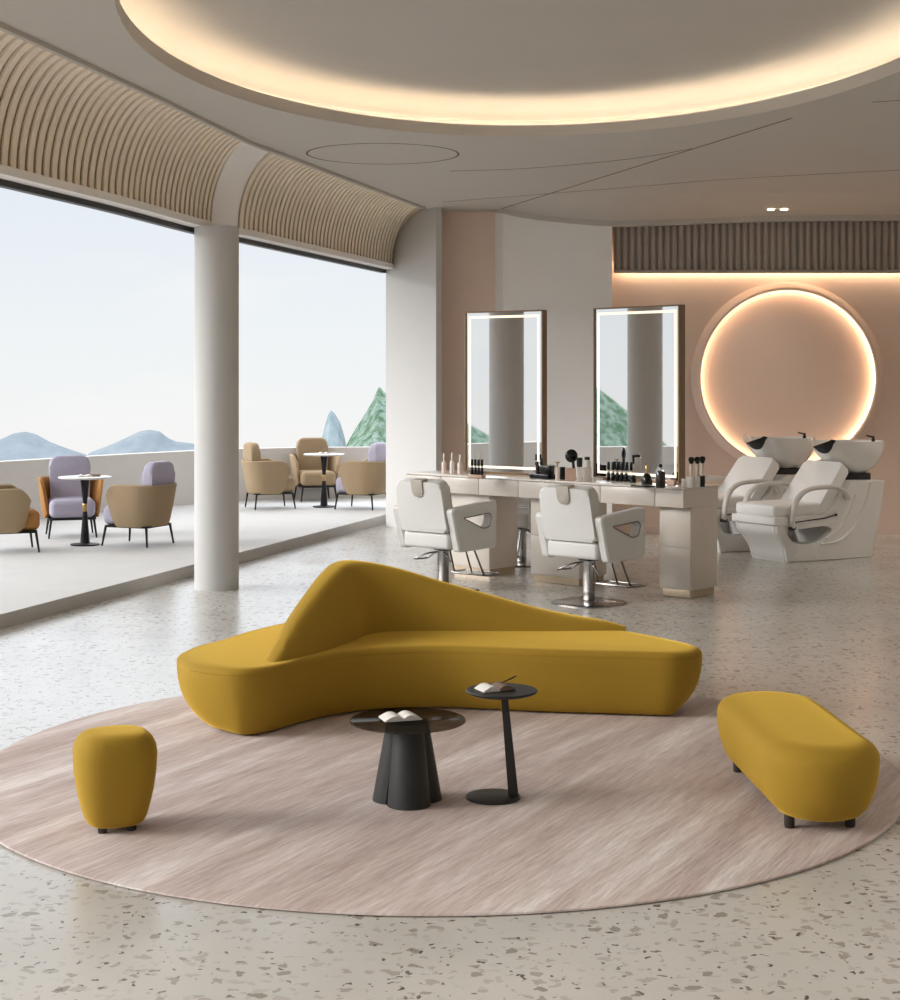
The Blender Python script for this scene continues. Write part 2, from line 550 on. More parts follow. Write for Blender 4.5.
# slatted soffit band on the alcove wall, lit from its underside
ZS0, ZS1 = 2.85, ZC
bm = new()
box(bm, (4.2, YW - 0.095, (ZS0 + ZS1) / 2), (4.82, 0.05, ZS1 - ZS0))
box(bm, (4.2, YW - 0.125, ZS0 + 0.015), (4.82, 0.11, 0.03))
structure('trim_6', bm, M['grey_slat'])
bm = new()
for k in range(62):
    x = 1.83 + 0.0765 * k
    loops = []
    for z in (ZS0 + 0.03, ZS1):
        loops.append([Vector((x + 0.03 * math.cos(a), YW - 0.12 - 0.045 * math.sin(a), z)) for a in frange(0, PI, 6)])
    rings(bm, loops)
structure('trim_7', bm, M['grey_slat'], True, 50)
bm = new(); box(bm, (4.2, YW - 0.061, ZS0 + 0.05), (4.7, 0.02, 0.018))
tag(obj('light_strip', bm, M['led_band']), 'straight warm light strip under the grey slatted band on the peach wall', 'light strip')

# ceiling with the oval recess
EC, EA, EB = Vector((0.52, 8.67)), 2.222, 3.459
NE = 128


def oval(z, d, n=NE):
    return [Vector((EC.x + (EA + d) * math.cos(2 * PI * k / n), EC.y + (EB + d) * math.sin(2 * PI * k / n), z)) for k in range(n)]


outer = [(vault(y, 1).x, vault(y, 1).y) for y in frange(-4.0, 18.5, 180)] + [(-0.1, 19.6), (6.7, 19.6), (6.7, -4.2), (-5.0, -4.95)]
bm = new()
lo = oval(ZC, 0)


def ray_out(k):
    a = 2 * PI * k / NE
    d = Vector((EA * math.cos(a), EB * math.sin(a))).normalized()
    best = None
    for i in range(len(outer)):
        p = Vector(outer[i]) - EC; q = Vector(outer[(i + 1) % len(outer)]) - EC; e = q - p
        den = d.x * e.y - d.y * e.x
        if abs(den) < 1e-9: continue
        t = (p.x * e.y - p.y * e.x) / den; u = (p.x * d.y - p.y * d.x) / den
        if t > 0 and -1e-6 <= u <= 1 + 1e-6 and (best is None or t < best): best = t
    return EC + d * best


# ceiling sheet: hole outline joined to the outer outline by triangle fill
t = bmesh.new()
v1 = [t.verts.new(p) for p in lo]
v2 = [t.verts.new((x, y, ZC)) for x, y in outer]
es = [t.edges.new((v1[i], v1[(i + 1) % len(v1)])) for i in range(len(v1))] + [t.edges.new((v2[i], v2[(i + 1) % len(v2)])) for i in range(len(v2))]
bmesh.ops.triangle_fill(t, edges=es, use_beauty=True)
join(bm, t)
structure('ceiling', bm, M['ceiling'])
# rim of the recess: lip, trough, side wall, cove up to the raised ceiling
bm = new()
prof = [(0.0, ZC), (0.0, ZC + 0.085), (0.03, ZC + 0.085), (0.03, ZC + 0.035), (0.22, ZC + 0.035), (0.22, ZC + 0.15), (0.205, ZC + 0.155), (0.205, ZC + 0.19)]
for k in range(9):
    a = k / 8 * PI / 2
    prof.append((0.205 - 0.22 * (1 - math.cos(a)), ZC + 0.19 + 0.09 * math.sin(a)))
rings(bm, [oval(z, d) for d, z in prof], False, True)
structure('ceiling_recess', bm, M['ceiling'], True, 35)
bm = new()
tube(bm, oval(ZC + 0.055, 0.09), 0.014, 8, True)
tag(obj('light_strip', bm, M['led_warm']), 'long oval warm light strip inside the ceiling recess', 'light strip')
bm = new(); box(bm, (0.4, 8, 4.55), (15, 26, 0.1)); structure('roof', bm, M['white_wall'])

# ceiling grooves as flat strips, their shade put into the dark colour
ng = 0


def groove(pts, w=0.009):
    bm = new()
    pts = [Vector((p[0], p[1], ZC - 0.0015)) for p in pts]
    loops = []
    for i, p in enumerate(pts):
        d = (pts[min(i + 1, len(pts) - 1)] - pts[max(i - 1, 0)]).normalized()
        s = Vector((-d.y, d.x, 0)) * w
        loops.append([p - s, p + s, p + s + Vector((0, 0, 0.004)), p - s + Vector((0, 0, 0.004))])
    rings(bm, loops)
    return bm


gl = [[at(502, 208.5, ZC), at(792, 118, ZC)],
      catmull([at(450, 171, ZC), at(515, 169, ZC), at(575, 164.5, ZC), at(640, 157.5, ZC), at(692, 148.5, ZC)], 6, False),
      catmull([at(443, 202, ZC), at(505, 197, ZC), at(575, 191.5, ZC), at(650, 185.5, ZC), at(730, 179, ZC), at(900, 170, ZC), at(980, 166, ZC)], 6, False),
      catmull([at(872, 102, ZC), at(905, 100, ZC), at(960, 96, ZC)], 4, False),
      [Vector((-0.55 + 0.62 * math.cos(a), 13.1 + 0.62 * math.sin(a))) for a in frange(0.0, 2 * PI, 60)]]
for i, g in enumerate(gl):
    structure('trim_%d' % (8 + i), groove(g), M['groove'])
# the ceiling dips in a curve down to the white panel
bm = new()
loops = []
for (px, py), d0 in zip(((497, 207.6), (502, 208.6), (512, 211), (525, 213.4), (540, 215.6), (555, 217.3), (570, 218.8), (585, 220.1), (600, 221.2), (613, 221.6), (640, 221), (680, 219.5), (730, 217.6), (780, 216.2), (840, 215.4), (1085, 215)), (17.4, 17.2, 16.9, 16.6, 16.4, 16.2, 16.05, 15.95, 15.85) + (15.8,) * 7):
    y = 17.55 - 0.29 * (min(px, 613) - 503) / 109 - 0.02
    x = (px - HX) * y / F
    z = EYE + (HY - py) * y / F
    t = at(px, HY - (ZC - EYE) * F / d0, ZC)
    loops.append([Vector((t.x, t.y, ZC + 0.01)), Vector((x, y - 0.03, z)), Vector((x, y - 0.03, z - 0.05)), Vector((x, y + 0.12, z - 0.05)), Vector((x, y + 0.12, ZC + 0.01))])
rings(bm, loops); structure('trim_13', bm, M['ceiling'])
ZA = 3.446


# ------------------------------------------------------------------ terrace
def curb(y):
    return -3.08 + 0.2990 * (y - 11.0)


PAR = catmull([(-9.5, -4), (-8.6, 6), (-7.2, 12.5), (-5.6, 16.6), (-4.67, 18.25), (-4.0, 19.3), (-3.25, 20.3), (-2.5, 20.95), (-1.5, 21.25), (-0.4, 21.35), (1.2, 21.2)], 6, False)
bm = new()
poly = [(curb(y), y) for y in frange(-4, 18.6, 12)] + [(-0.6, 19.6), (1.0, 19.6)] + [(p.x + 0.02, p.y + 0.05) for p in reversed(PAR)]
prism(bm, poly, 0.0, 0.1)
structure('terrace_floor', bm, M['terrace'])
bm = new()
loops = []
for i, p in enumerate(PAR):
    d = (PAR[min(i + 1, len(PAR) - 1)] - PAR[max(i - 1, 0)]).normalized(); o = Vector((-d.y, d.x))
    q = p + o * 0.16
    loops.append([Vector((p.x, p.y, -0.3)), Vector((p.x, p.y, 0.775)), Vector((q.x, q.y, 0.775)), Vector((q.x, q.y, -0.3))])
rings(bm, loops); structure('wall_terrace', bm, M['parapet'], True, 30)


# ------------------------------------------------------------------ mountains
def mountain(loc, prof, depth, m, label, seed, rz=0.0, rough=0.05, name='mountain'):
    """prof: list of (x, z) silhouette heights above the foot"""
    rnd = random.Random(seed)
    bm = new()
    xs = [p[0] for p in prof]
    W = xs[-1] - xs[0]
    H = max(p[1] for p in prof)
    nx, ny = 56, 22
    ph = [(rnd.uniform(0, 6), rnd.uniform(0, 6), rnd.uniform(0.6, 1.4)) for _ in range(6)]
    loops = []
    for j in range(ny + 1):
        v = j / ny * 2 - 1
        row = []
        for i in range(nx + 1):
            x = xs[0] + W * i / nx
            h = lerp_tab(prof, x)
            k = 1 - abs(v) ** 1.15
            n = sum(math.sin(x / W * 9 * (q + 1) * f + a + v * 5 * (q + 1)) * math.cos(v * 7 * f * (q + 1) + b) / (q + 1.5) for q, (a, b, f) in enumerate(ph))
            z = h * k + n * H * rough * k * min(1, h / H + 0.1)
            if abs(v) < 1e-6: z = h + n * H * rough * 0.12
            row.append(Vector((x, v * depth, max(z, 0) - (0.5 if h <= 0 or k <= 0 else 0))))
        loops.append(row)
    rings(bm, loops, closed=False)
    o = obj(name, bm, m, None, True, 180, loc=loc)
    o.rotation_euler.z = rz
    return tag(o, label, 'mountain')


def at_d(px, d):
    return (px - HX) * d / F


def zat(py, d):
    return EYE - (py - HY) * d / F


def far_mountain(pts, d, base, depth, m, label, seed, rough):
    zb = zat(base, d)
    cx = at_d(sum(p[0] for p in pts) / len(pts), d)
    prof = [(at_d(px, d) - cx, zat(py, d) - zb) for px, py in pts]
    return mountain((cx, d, zb), prof, depth, m, label, seed, 0, rough)


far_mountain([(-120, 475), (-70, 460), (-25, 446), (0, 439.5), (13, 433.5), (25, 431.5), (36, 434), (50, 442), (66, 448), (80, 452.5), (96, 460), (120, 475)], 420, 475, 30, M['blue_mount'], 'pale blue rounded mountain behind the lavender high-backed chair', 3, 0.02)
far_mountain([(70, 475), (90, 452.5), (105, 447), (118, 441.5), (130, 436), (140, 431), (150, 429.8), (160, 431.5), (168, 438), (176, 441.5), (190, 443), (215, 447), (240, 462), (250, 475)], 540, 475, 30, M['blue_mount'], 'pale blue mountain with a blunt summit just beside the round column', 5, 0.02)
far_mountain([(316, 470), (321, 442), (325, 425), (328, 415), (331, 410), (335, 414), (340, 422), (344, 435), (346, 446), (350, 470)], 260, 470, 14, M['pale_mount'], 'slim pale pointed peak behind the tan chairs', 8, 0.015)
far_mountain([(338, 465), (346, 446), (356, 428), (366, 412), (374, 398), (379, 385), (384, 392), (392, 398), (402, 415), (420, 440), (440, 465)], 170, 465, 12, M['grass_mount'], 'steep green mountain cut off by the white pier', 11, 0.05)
# further peaks of the same range, seen only in the mirrors
for k, (x, y, w, h, m, lab) in enumerate([(-150, 22, 22, 17, 'grass_mount', 'steep green mountain reflected in the wider lit mirror beside the column'), (-175, -45, 26, 13, 'grass_mount', 'green mountain reflected at the edge of the wider lit mirror'), (-260, 60, 50, 14, 'blue_mount', 'hazy blue mountain reflected in the mirrors')]):
    prof = [(-w, 0), (-w * 0.55, h * 0.4), (-w * 0.22, h * 0.78), (0, h), (w * 0.18, h * 0.8), (w * 0.5, h * 0.42), (w, 0)]
    mountain((x, y, -16), prof, 14, M[m], lab, 20 + k, math.radians(80), 0.04)

# ------------------------------------------------------------------ rug
RZ = 0.012
bm = new()
lathe(bm, [(2.015, 0.0), (2.03, 0.004), (2.028, RZ - 0.002), (2.02, RZ)], 128)
tag(obj('rug', bm, M['rug'], loc=(-0.06, 7.18, 0)), 'large round pinkish beige streaked rug under the mustard sofa', 'rug')

# ------------------------------------------------------------------ sofa
sofa = empty('sofa', (-0.05, 8.40, RZ), 0, 'long curved mustard velvet sofa with a sloping wave-shaped back', 'sofa')
SO = Vector((-0.05, 8.45, 0))
ctrl = [(-1.378, 8.125), (-1.30, 7.87), (-1.16, 7.725), (-1.0, 7.66), (-0.85, 7.735), (-0.675, 8.0), (-0.439, 8.22), (-0.052, 8.30), (0.426, 8.20), (0.902, 8.13), (1.14, 8.10), (1.265, 8.20), (1.30, 8.36), (1.20, 8.56), (0.98, 8.86), (0.6, 9.16), (0.0, 9.30), (-0.5, 9.34), (-0.9, 9.2), (-1.12, 8.86), (-1.24, 8.56), (-1.345, 8.34)]
outl = [Vector((p.x - SO.x, p.y - SO.y)) for p in catmull(ctrl, 6)]


def inset_loop(pts, d):
    n = len(pts); out = []
    for i in range(n):
        t = (pts[(i + 1) % n] - pts[i - 1]).normalized()
        out.append(pts[i] + Vector((-t.y, t.x)) * d)
    return out


def smooth_loop(pts, it):
    for _ in range(it):
        pts = [(pts[i - 1] + pts[i] * 2 + pts[(i + 1) % len(pts)]) / 4 for i in range(len(pts))]
    return pts


def body_loops(prof, base):
    out = []
    for d, z in prof:
        n = len(base); p = []
        for i in range(n):
            t = (base[(i + 1) % n] - base[i - 1]).normalized()
            nr = Vector((-t.y, t.x))
            endw = abs(nr.x) ** 1.3 if (nr.x > 0) == (base[i].x < 0) else 0.0
            p.append(base[i] + nr * d * (0.32 + 0.68 * endw))
        if d > 0.05: p = smooth_loop(p, int(d * 14))
        out.append([Vector((q.x, q.y, z)) for q in p])
    return out


ZSEAM = 0.300
bm = new()
rings(bm, body_loops([(0.20, 0.008), (0.165, 0.010), (0.135, 0.018), (0.10, 0.04), (0.065, 0.075), (0.038, 0.115), (0.018, 0.16), (0.006, 0.21), (0.0, 0.26), (0.0, ZSEAM - 0.008), (0.004, ZSEAM - 0.003)], outl))
obj('base', bm, M['yellow'], sofa, True, 60)
bm = new()
rings(bm, body_loops([(0.006, ZSEAM - 0.004), (0.0, ZSEAM + 0.003), (0.01, ZSEAM + 0.014), (0.035, ZSEAM + 0.026), (0.08, ZSEAM + 0.032), (0.15, ZSEAM + 0.034)], outl))
obj('seat', bm, M['yellow'], sofa, True, 60)
for bx, by, w, d in ((-1.0, 8.08, 0.30, 0.3), (0.85, 8.5, 0.34, 0.2), (0.0, 8.7, 0.5, 0.2)):
    bm = new(); box(bm, (bx - SO.x, by - SO.y, 0.005), (w, d, 0.010), 0.003)
    obj('foot', bm, M['foot'], sofa)
# back: front foot line, crest, rear foot line
sec = [((-0.845, 7.80), (-0.885, 7.83, 0.335), (-0.93, 7.86)),
       ((-0.775, 7.90), (-0.85, 7.98, 0.40), (-0.92, 8.02)),
       ((-0.69, 8.03), (-0.80, 8.22, 0.505), (-0.90, 8.26)),
       ((-0.59, 8.22), (-0.725, 8.50, 0.605), (-0.87, 8.54)),
       ((-0.50, 8.45), (-0.665, 8.78, 0.672), (-0.83, 8.90)),
       ((-0.44, 8.64), (-0.60, 8.98, 0.705), (-0.79, 9.13)),
       ((-0.36, 8.74), (-0.47, 9.06, 0.694), (-0.58, 9.27)),
       ((-0.20, 8.78), (-0.27, 9.07, 0.65), (-0.33, 9.285)),
       ((0.0, 8.78), (-0.04, 9.05, 0.583), (-0.08, 9.275)),
       ((0.24, 8.77), (0.22, 9.02, 0.514), (0.20, 9.255)),
       ((0.48, 8.76), (0.48, 8.98, 0.447), (0.48, 9.2)),
       ((0.68, 8.76), (0.69, 8.94, 0.408), (0.69, 9.08)),
       ((0.84, 8.77), (0.85, 8.89, 0.388), (0.86, 8.96)),
       ((0.955, 8.80), (0.965, 8.84, 0.364), (0.97, 8.87))]
# smooth the sections along their length
fr = catmull([(a[0], a[1], 0.30) for a, b, c in sec], 4, False)
cr = catmull([b for a, b, c in sec], 4, False)
re = catmull([(c[0], c[1], 0.30) for a, b, c in sec], 4, False)
loops = []
for f, c, r in zip(fr, cr, re):
    lp = []
    n = 20
    up = c.z - 0.30
    for k in range(n + 1):
        a = PI * k / n
        cx = math.copysign(abs(math.cos(a)) ** 0.62, math.cos(a)); sz = math.sin(a) ** 0.55 if 0 < k < n else 0
        h = 0.5 + 0.5 * cx
        p = f * h + r * (1 - h)
        # lean: the middle of the crest follows c
        mid = (f + r) / 2
        lean = Vector((c.x - mid.x, c.y - mid.y, 0)) * sz
        # thinner towards the crest
        width = (p - mid) * (1 - 0.55 * (sz ** 1.5)) if up > 0.12 else (p - mid) * (1 - 0.35 * sz)
        q = mid + width + lean
        lp.append(Vector((q.x - SO.x, q.y - SO.y, 0.30 + up * sz - RZ)))
    loops.append(lp)
bm = new()
rings(bm, loops)
obj('backrest', bm, M['yellow'], sofa, True, 70)

# ------------------------------------------------------------------ stool and bench
def pouf_loops(w, l, prof, n=48, p=2.6):
    """superellipse loops; prof: (scale offset, z)"""
    out = []
    for d, z in prof:
        lp = []
        for k in range(n):
            a = 2 * PI * k / n
            c, s = math.cos(a), math.sin(a)
            lp.append(Vector((math.copysign(abs(c) ** (2 / p), c) * (w / 2 - d), math.copysign(abs(s) ** (2 / p), s) * (l / 2 - d), z)))
        out.append(lp)
    return out


st = empty('stool', at(115, 827.5, RZ), math.radians(20), 'small round mustard velvet stool on short dark feet', 'stool')
bm = new()
rings(bm, pouf_loops(0.312, 0.312, [(0.085, 0.022), (0.062, 0.024), (0.048, 0.034), (0.036, 0.06), (0.025, 0.10), (0.013, 0.155), (0.004, 0.22), (0.0, 0.295), (0.005, 0.324), (0.016, 0.346), (0.034, 0.362), (0.06, 0.371), (0.10, 0.373)], 48, 2.9))
obj('body', bm, M['yellow'], st, True, 70)
for sx in (-1, 1):
    for sy in (-1, 1):
        bm = new(); lathe(bm, [(0.016, 0), (0.018, 0.012), (0.018, 0.034)], 16, (0.055 * sx, 0.055 * sy, 0)); obj('leg', bm, M['foot'], st)

A0, A1 = Vector((1.388, 6.98)), Vector((1.43, 6.16))
ax = (A1 - A0).normalized()
mid = (A0 + A1) / 2
be = empty('bench', (mid.x, mid.y, RZ), math.atan2(-ax.x, ax.y) + PI, 'long pill-shaped mustard velvet bench on short dark feet', 'bench')


def stadium(w, l, d, z, n=24):
    r = w / 2 - d; h = l / 2 - w / 2
    return [Vector((r * math.cos(a), h + r * math.sin(a), z)) for a in frange(0, PI, n)] + [Vector((r * math.cos(a), -h + r * math.sin(a), z)) for a in frange(PI, 2 * PI, n)]


bm = new()
rings(bm, [stadium(0.455, 1.22, d, z) for d, z in [(0.12, 0.042), (0.09, 0.044), (0.068, 0.053), (0.045, 0.078), (0.025, 0.12), (0.010, 0.17), (0.002, 0.23), (0.0, 0.265), (0.006, 0.288), (0.02, 0.308), (0.045, 0.323), (0.08, 0.331), (0.12, 0.333)]])
obj('body', bm, M['yellow'], be, True, 70)
for sx in (-1, 1):
    for sy in (-1, 1):
        bm = new(); lathe(bm, [(0.018, 0), (0.02, 0.012), (0.02, 0.05)], 16, (0.118 * sx - 0.012, 0.43 * sy, 0)); obj('leg', bm, M['foot'], be)

# ------------------------------------------------------------------ side tables on the rug
t1 = empty('side_table', (-0.172, 6.515, RZ), math.radians(6), 'low side table with smoked glass top on three charcoal cone-shaped fins', 'side table')
for k, a in enumerate((-90, 28, 152)):
    bm = new()
    n = 18
    lo_o, hi_o, lo_i, hi_i = [], [], [], []
    for i in range(n + 1):
        b = math.radians(-92 + 184 * i / n)
        for lst, r, off, z in ((lo_o, 0.088, 0.062, 0.0), (hi_o, 0.062, 0.028, 0.318), (lo_i, 0.083, 0.062, 0.0), (hi_i, 0.057, 0.028, 0.318)):
            lst.append(Vector((off + r * math.cos(b), r * math.sin(b), z)))
    lo_o = lo_o + lo_i[::-1]; hi_o = hi_o + hi_i[::-1]
    rings(bm, [lo_o, hi_o])
    bmesh.ops.rotate(bm, cent=(0, 0, 0), matrix=Matrix.Rotation(math.radians(a), 3, 'Z'), verts=bm.verts)
    obj('fin', bm, M['charcoal'], t1, True, 40)
bm = new(); lathe(bm, [(0.075, 0.316), (0.078, 0.318), (0.078, 0.322), (0.075, 0.324)], 32); obj('top_plate', bm, M['charcoal'], t1)
bm = new(); lathe(bm, [(0.232, 0.324), (0.236, 0.326), (0.236, 0.331), (0.232, 0.333)], 64); obj('tabletop', bm, M['smoke'], t1, True, 40)

t2 = empty('side_table', (0.177, 6.555, RZ), 0, 'taller slim charcoal side table with round base and slanted flat stem', 'side table')
bm = new(); lathe(bm, [(0.108, 0), (0.112, 0.003), (0.112, 0.009), (0.108, 0.012)], 48); obj('base', bm, M['charcoal'], t2)
bm = new()
rings(bm, [[Vector((x0, -0.008, z)), Vector((x1, -0.008, z)), Vector((x1, 0.008, z)), Vector((x0, 0.008, z))] for x0, x1, z in ((0.062, 0.104, 0.01), (0.033, 0.062, 0.40), (0.018, 0.06, 0.428))])
obj('stem', bm, M['charcoal'], t2, False)
bm = new(); lathe(bm, [(0.06, 0.422), (0.125, 0.428), (0.144, 0.436), (0.147, 0.441), (0.144, 0.445)], 64, (0.035, 0, 0)); obj('tabletop', bm, M['charcoal'], t2, True, 40)


def booklet(loc, rz, w, d, label, cover, pen=False):
    r = empty('booklet', loc, rz, label, 'booklet')
    for s in (-1, 1):
        bm = new()
        loops = []
        for i in range(11):
            u = i / 10
            x = s * w * u
            z = 0.004 + 0.022 * math.sin(PI * min(1, u * 0.9 + 0.08)) * (1 - 0.35 * u)
            loops.append([Vector((x, -d, 0.001)), Vector((x, d, 0.001)), Vector((x, d, z)), Vector((x, -d, z))])
        rings(bm, loops)
        obj('pages', bm, M['paper'] if s < 0 or not cover else M['brown_paper'], r, True, 40)
    bm = new(); box(bm, (0, 0, 0.001), (0.01, d * 2, 0.002)); obj('spine', bm, M['brown_paper'], r)
    if pen:
        pass
    return r


booklet((t1.location.x - 0.03, t1.location.y + 0.0, RZ + 0.334), math.radians(18), 0.078, 0.05, 'open white booklet on the low smoked glass table', False)
booklet((t2.location.x + 0.008, t2.location.y + 0.0, RZ + 0.4455), math.radians(24), 0.072, 0.046, 'open booklet with one brown page on the taller side table', True)
bm = new(); tube(bm, [(-0.05, 0, 0), (0.038, 0, 0.0), (0.05, 0, 0)], [0.003, 0.003, 0.001], 8)
pen = obj('pencil', bm, M['foot'], loc=(t2.location.x + 0.063, t2.location.y + 0.055, RZ + 0.4745))
pen.rotation_euler = (0, math.radians(-14), math.radians(38))
tag(pen, 'dark pencil leaning on the booklet of the taller side table', 'pencil')


# ------------------------------------------------------------------ terrace armchairs
def terrace_chair(loc, rz, label, shell, inner, seatm=None):
    """local front is -Y"""
    r = empty('lounge_chair', loc, rz, label, 'armchair', 'lounge chairs on the terrace')
    sm = seatm or inner
    bm = new(); box(bm, (0, -0.06, 0.295), (0.45, 0.47, 0.19), 0.06, 5); obj('seat', bm, M[sm], r, True, 60)
    # high back cushion, rounded top, leaning slightly
    bm = new()
    prof = round_poly([(-0.19, 0.30), (0.19, 0.30), (0.212, 0.80), (-0.212, 0.80)], [0.03, 0.03, 0.10, 0.10], 6)
    # slight crown along the top edge
    prof = [(x, z + (0.022 * (1 - (x / 0.212) ** 2) if z > 0.6 else 0)) for x, z in prof]
    mt = Matrix.Translation((0, 0.10, 0)) @ Matrix.Rotation(math.radians(-4), 4, 'X') @ Matrix.Rotation(math.radians(90), 4, 'X')
    prism(bm, prof, -0.115, 0.0, mt, 0.035, 4)
    obj('backrest', bm, M[inner], r, True, 60)
    # wrap-round shell
    n = 36
    lo, li, ho, hi = [], [], [], []
    loops = []
    for i in range(n + 1):
        u = i / n * 2 - 1
        a = u * math.radians(122)
        c, s_ = math.cos(a), math.sin(a)
        ex = math.copysign(abs(s_) ** 0.72, s_); ey = math.copysign(abs(c) ** 0.72, c)
        taper = 1 - 0.18 * max(0, (abs(u) - 0.8) / 0.2) ** 2
        zt = (0.575 + 0.02 * abs(u)) * taper
        zb = 0.19 + 0.05 * max(0, (abs(u) - 0.86) / 0.14)
        col = []
        for q in range(9):
            v = q / 8
            z = zb + (zt - zb) * v
            w = 0.275 + 0.052 * v ** 0.8; d = 0.235 + 0.06 * v ** 0.8
            y0 = 0.0 + 0.02 * v
            push = -0.035 * v * max(0, abs(u) - 0.6) / 0.4
            col.append(Vector((ex * w, y0 + ey * d + push, z)))
        th = 0.04
        inn = []
        for q in range(8, -1, -1):
            p = col[q]
            dd = Vector((ex, ey, 0)).normalized() * th
            inn.append(p - dd)
        top = col[-1] + Vector((-ex * 0.018, -ey * 0.018, 0.012))
        loops.append(col + [top] + inn)
    bm = new(); rings(bm, loops); obj('shell', bm, M[shell], r, True, 50)
    bm = new()
    prism(bm, round_poly([(-0.235, -0.27), (0.235, -0.27), (0.235, 0.22), (-0.235, 0.22)], 0.05), 0.18, 0.2)
    obj('frame', bm, M['black_metal'], r, True, 30)
    for sx in (-1, 1):
        for sy, by in ((-1, -0.255), (1, 0.20)):
            bm = new()
            tube(bm, [(0.215 * sx + 0.02 * sx, by + 0.025 * sy, 0.0), (0.21 * sx, by, 0.185)], [0.009, 0.013], 10)
            obj('leg', bm, M['black_metal'], r)
    return r


ZT = 0.1


def tp(px, py):
    return at(px, py, ZT)


D2R = math.radians
terrace_chair(tp(5, 551), D2R(112), 'tan shelled armchair with ochre seat, cut off by the photo edge', 'tan', 'orange')
terrace_chair(tp(71, 535.5), D2R(17), 'ochre shelled armchair with lavender seat and high back facing the room', 'orange', 'lavender')
terrace_chair(tp(140.5, 544.5), D2R(-112), 'tan shelled armchair with lavender seat beside the round column', 'tan', 'lavender')
terrace_chair(tp(268, 508), D2R(112), 'all tan armchair seen from behind, nearest the round column', 'tan', 'tan')
terrace_chair(tp(315, 500), D2R(16), 'all tan armchair facing the room behind the small round table', 'tan', 'tan')
terrace_chair(tp(364, 508.5), D2R(-112), 'tan shelled armchair with lavender back, partly hidden by the white pier', 'tan', 'lavender')


def cafe_table(loc, label):
    r = empty('cafe_table', loc, 0, label, 'table', 'round tables on the terrace')
    bm = new(); lathe(bm, [(0.135, 0), (0.14, 0.004), (0.14, 0.012), (0.05, 0.022), (0.046, 0.03)], 40); obj('base', bm, M['black_metal'], r)
    bm = new(); lathe(bm, [(0.046, 0.02), (0.022, 0.32), (0.022, 0.42), (0.044, 0.63), (0.06, 0.642)], 28); obj('pedestal', bm, M['black_metal'], r, True, 40)
    bm = new(); lathe(bm, [(0.0245, 0.325), (0.026, 0.328), (0.026, 0.397), (0.0245, 0.40)], 28); obj('ring', bm, M['brass'], r)
    bm = new(); lathe(bm, [(0.24, 0.642), (0.252, 0.648), (0.254, 0.655), (0.25, 0.66)], 56); obj('tabletop', bm, M['stone_top'], r, True, 40)
    return r


ta = cafe_table(tp(85, 545), 'round pale topped pedestal table in front of the lavender and ochre armchair')
tb = cafe_table(tp(324, 507), 'round pale topped pedestal table among the all tan armchairs')
for t, lab in ((ta, 'the lavender and ochre armchair'), (tb, 'the all tan armchairs')):
    bm = new(); loops = []
    for i in range(9):
        u = i / 8 * 2 - 1
        z = 0.006 + 0.014 * (1 - abs(abs(u) - 0.5) * 2)
        loops.append([Vector((u * 0.07, -0.045, 0)), Vector((u * 0.07, 0.045, 0)), Vector((u * 0.07, 0.045, z)), Vector((u * 0.07, -0.045, z))])
    rings(bm, loops)
    o = obj('booklet', bm, M['paper'], None, True, 30, loc=t.location + Vector((0.0, 0.0, 0.661)))
    o.rotation_euler.z = 0.3
    tag(o, 'small open booklet on the round table by ' + lab, 'booklet')
bm = new(); box(bm, (0, 0, 0.01), (0.09, 0.06, 0.02), 0.004)
tag(obj('book', bm, M['brown_paper'], loc=ta.location + Vector((0.09, 0.05, 0.661))), 'small brown book on the terrace table by the lavender armchair', 'book')

# ------------------------------------------------------------------ vanity desk
UD = Vector((-0.748, 0.664, 0)); WD = Vector((0.664, 0.748, 0))     # along the desk (away), across it (to its far side)
DC = Vector((1.806, 12.35, 0))                                     # near front corner of the worktop
RZD = math.atan2(-UD.y, -UD.x)     # desk local +x = towards the near end
ZD = 0.87
DL, DW = 2.95, 0.50
desk = empty('vanity_desk', DC, math.atan2(UD.y, UD.x), 'long cream double vanity desk with shallow drawers and champagne plinths', 'desk')
# local: x along UD, y = ? rotate so that +x=UD; +y = UD rotated 90deg ccw = (-0.664,-0.748) = towards the chairs
bm = new(); box(bm, (DL / 2, -DW / 2, ZD - 0.008), (DL, DW, 0.016), 0.003, 2); obj('worktop', bm, M['desk_top'], desk)
bm = new(); box(bm, (DL / 2, -DW / 2, (0.712 + 0.854) / 2), (DL - 0.006, DW - 0.04, 0.142), 0.002, 1); obj('apron', bm, M['desk'], desk)
cuts = [0.003, 0.27, 0.80, 1.22, 1.65, 2.09, 2.52, DL - 0.003]
for side, yy in ((0, -0.010), (1, -DW + 0.010)):
    for a, b in zip(cuts, cuts[1:]):
        bm = new(); box(bm, ((a + b) / 2, yy, 0.782), (b - a - 0.006, 0.02, 0.136), 0.003, 2); obj('drawer', bm, M['desk'], desk)
for x0, w in ((0.004, 0.30), (1.085, 0.52), (2.05, 0.45)):
    bm = new()
    box(bm, (x0 + w / 2, -0.11 - 0.19, 0.388), (w, 0.37, 0.648), 0.004, 2)
    ped = obj('pedestal', bm, M['desk'], desk)
    bm = new(); box(bm, (x0 + w / 2, -0.11 - 0.19, 0.034), (w - 0.045, 0.345, 0.062)); obj('plinth', bm, M['plinth'], ped)
    for z0, z1 in ((0.075, 0.39), (0.396, 0.705)):
        bm = new(); box(bm, (x0 + w / 2, -0.112, (z0 + z1) / 2), (w - 0.012, 0.012, z1 - z0), 0.003, 2); obj('panel', bm, M['desk'], ped)

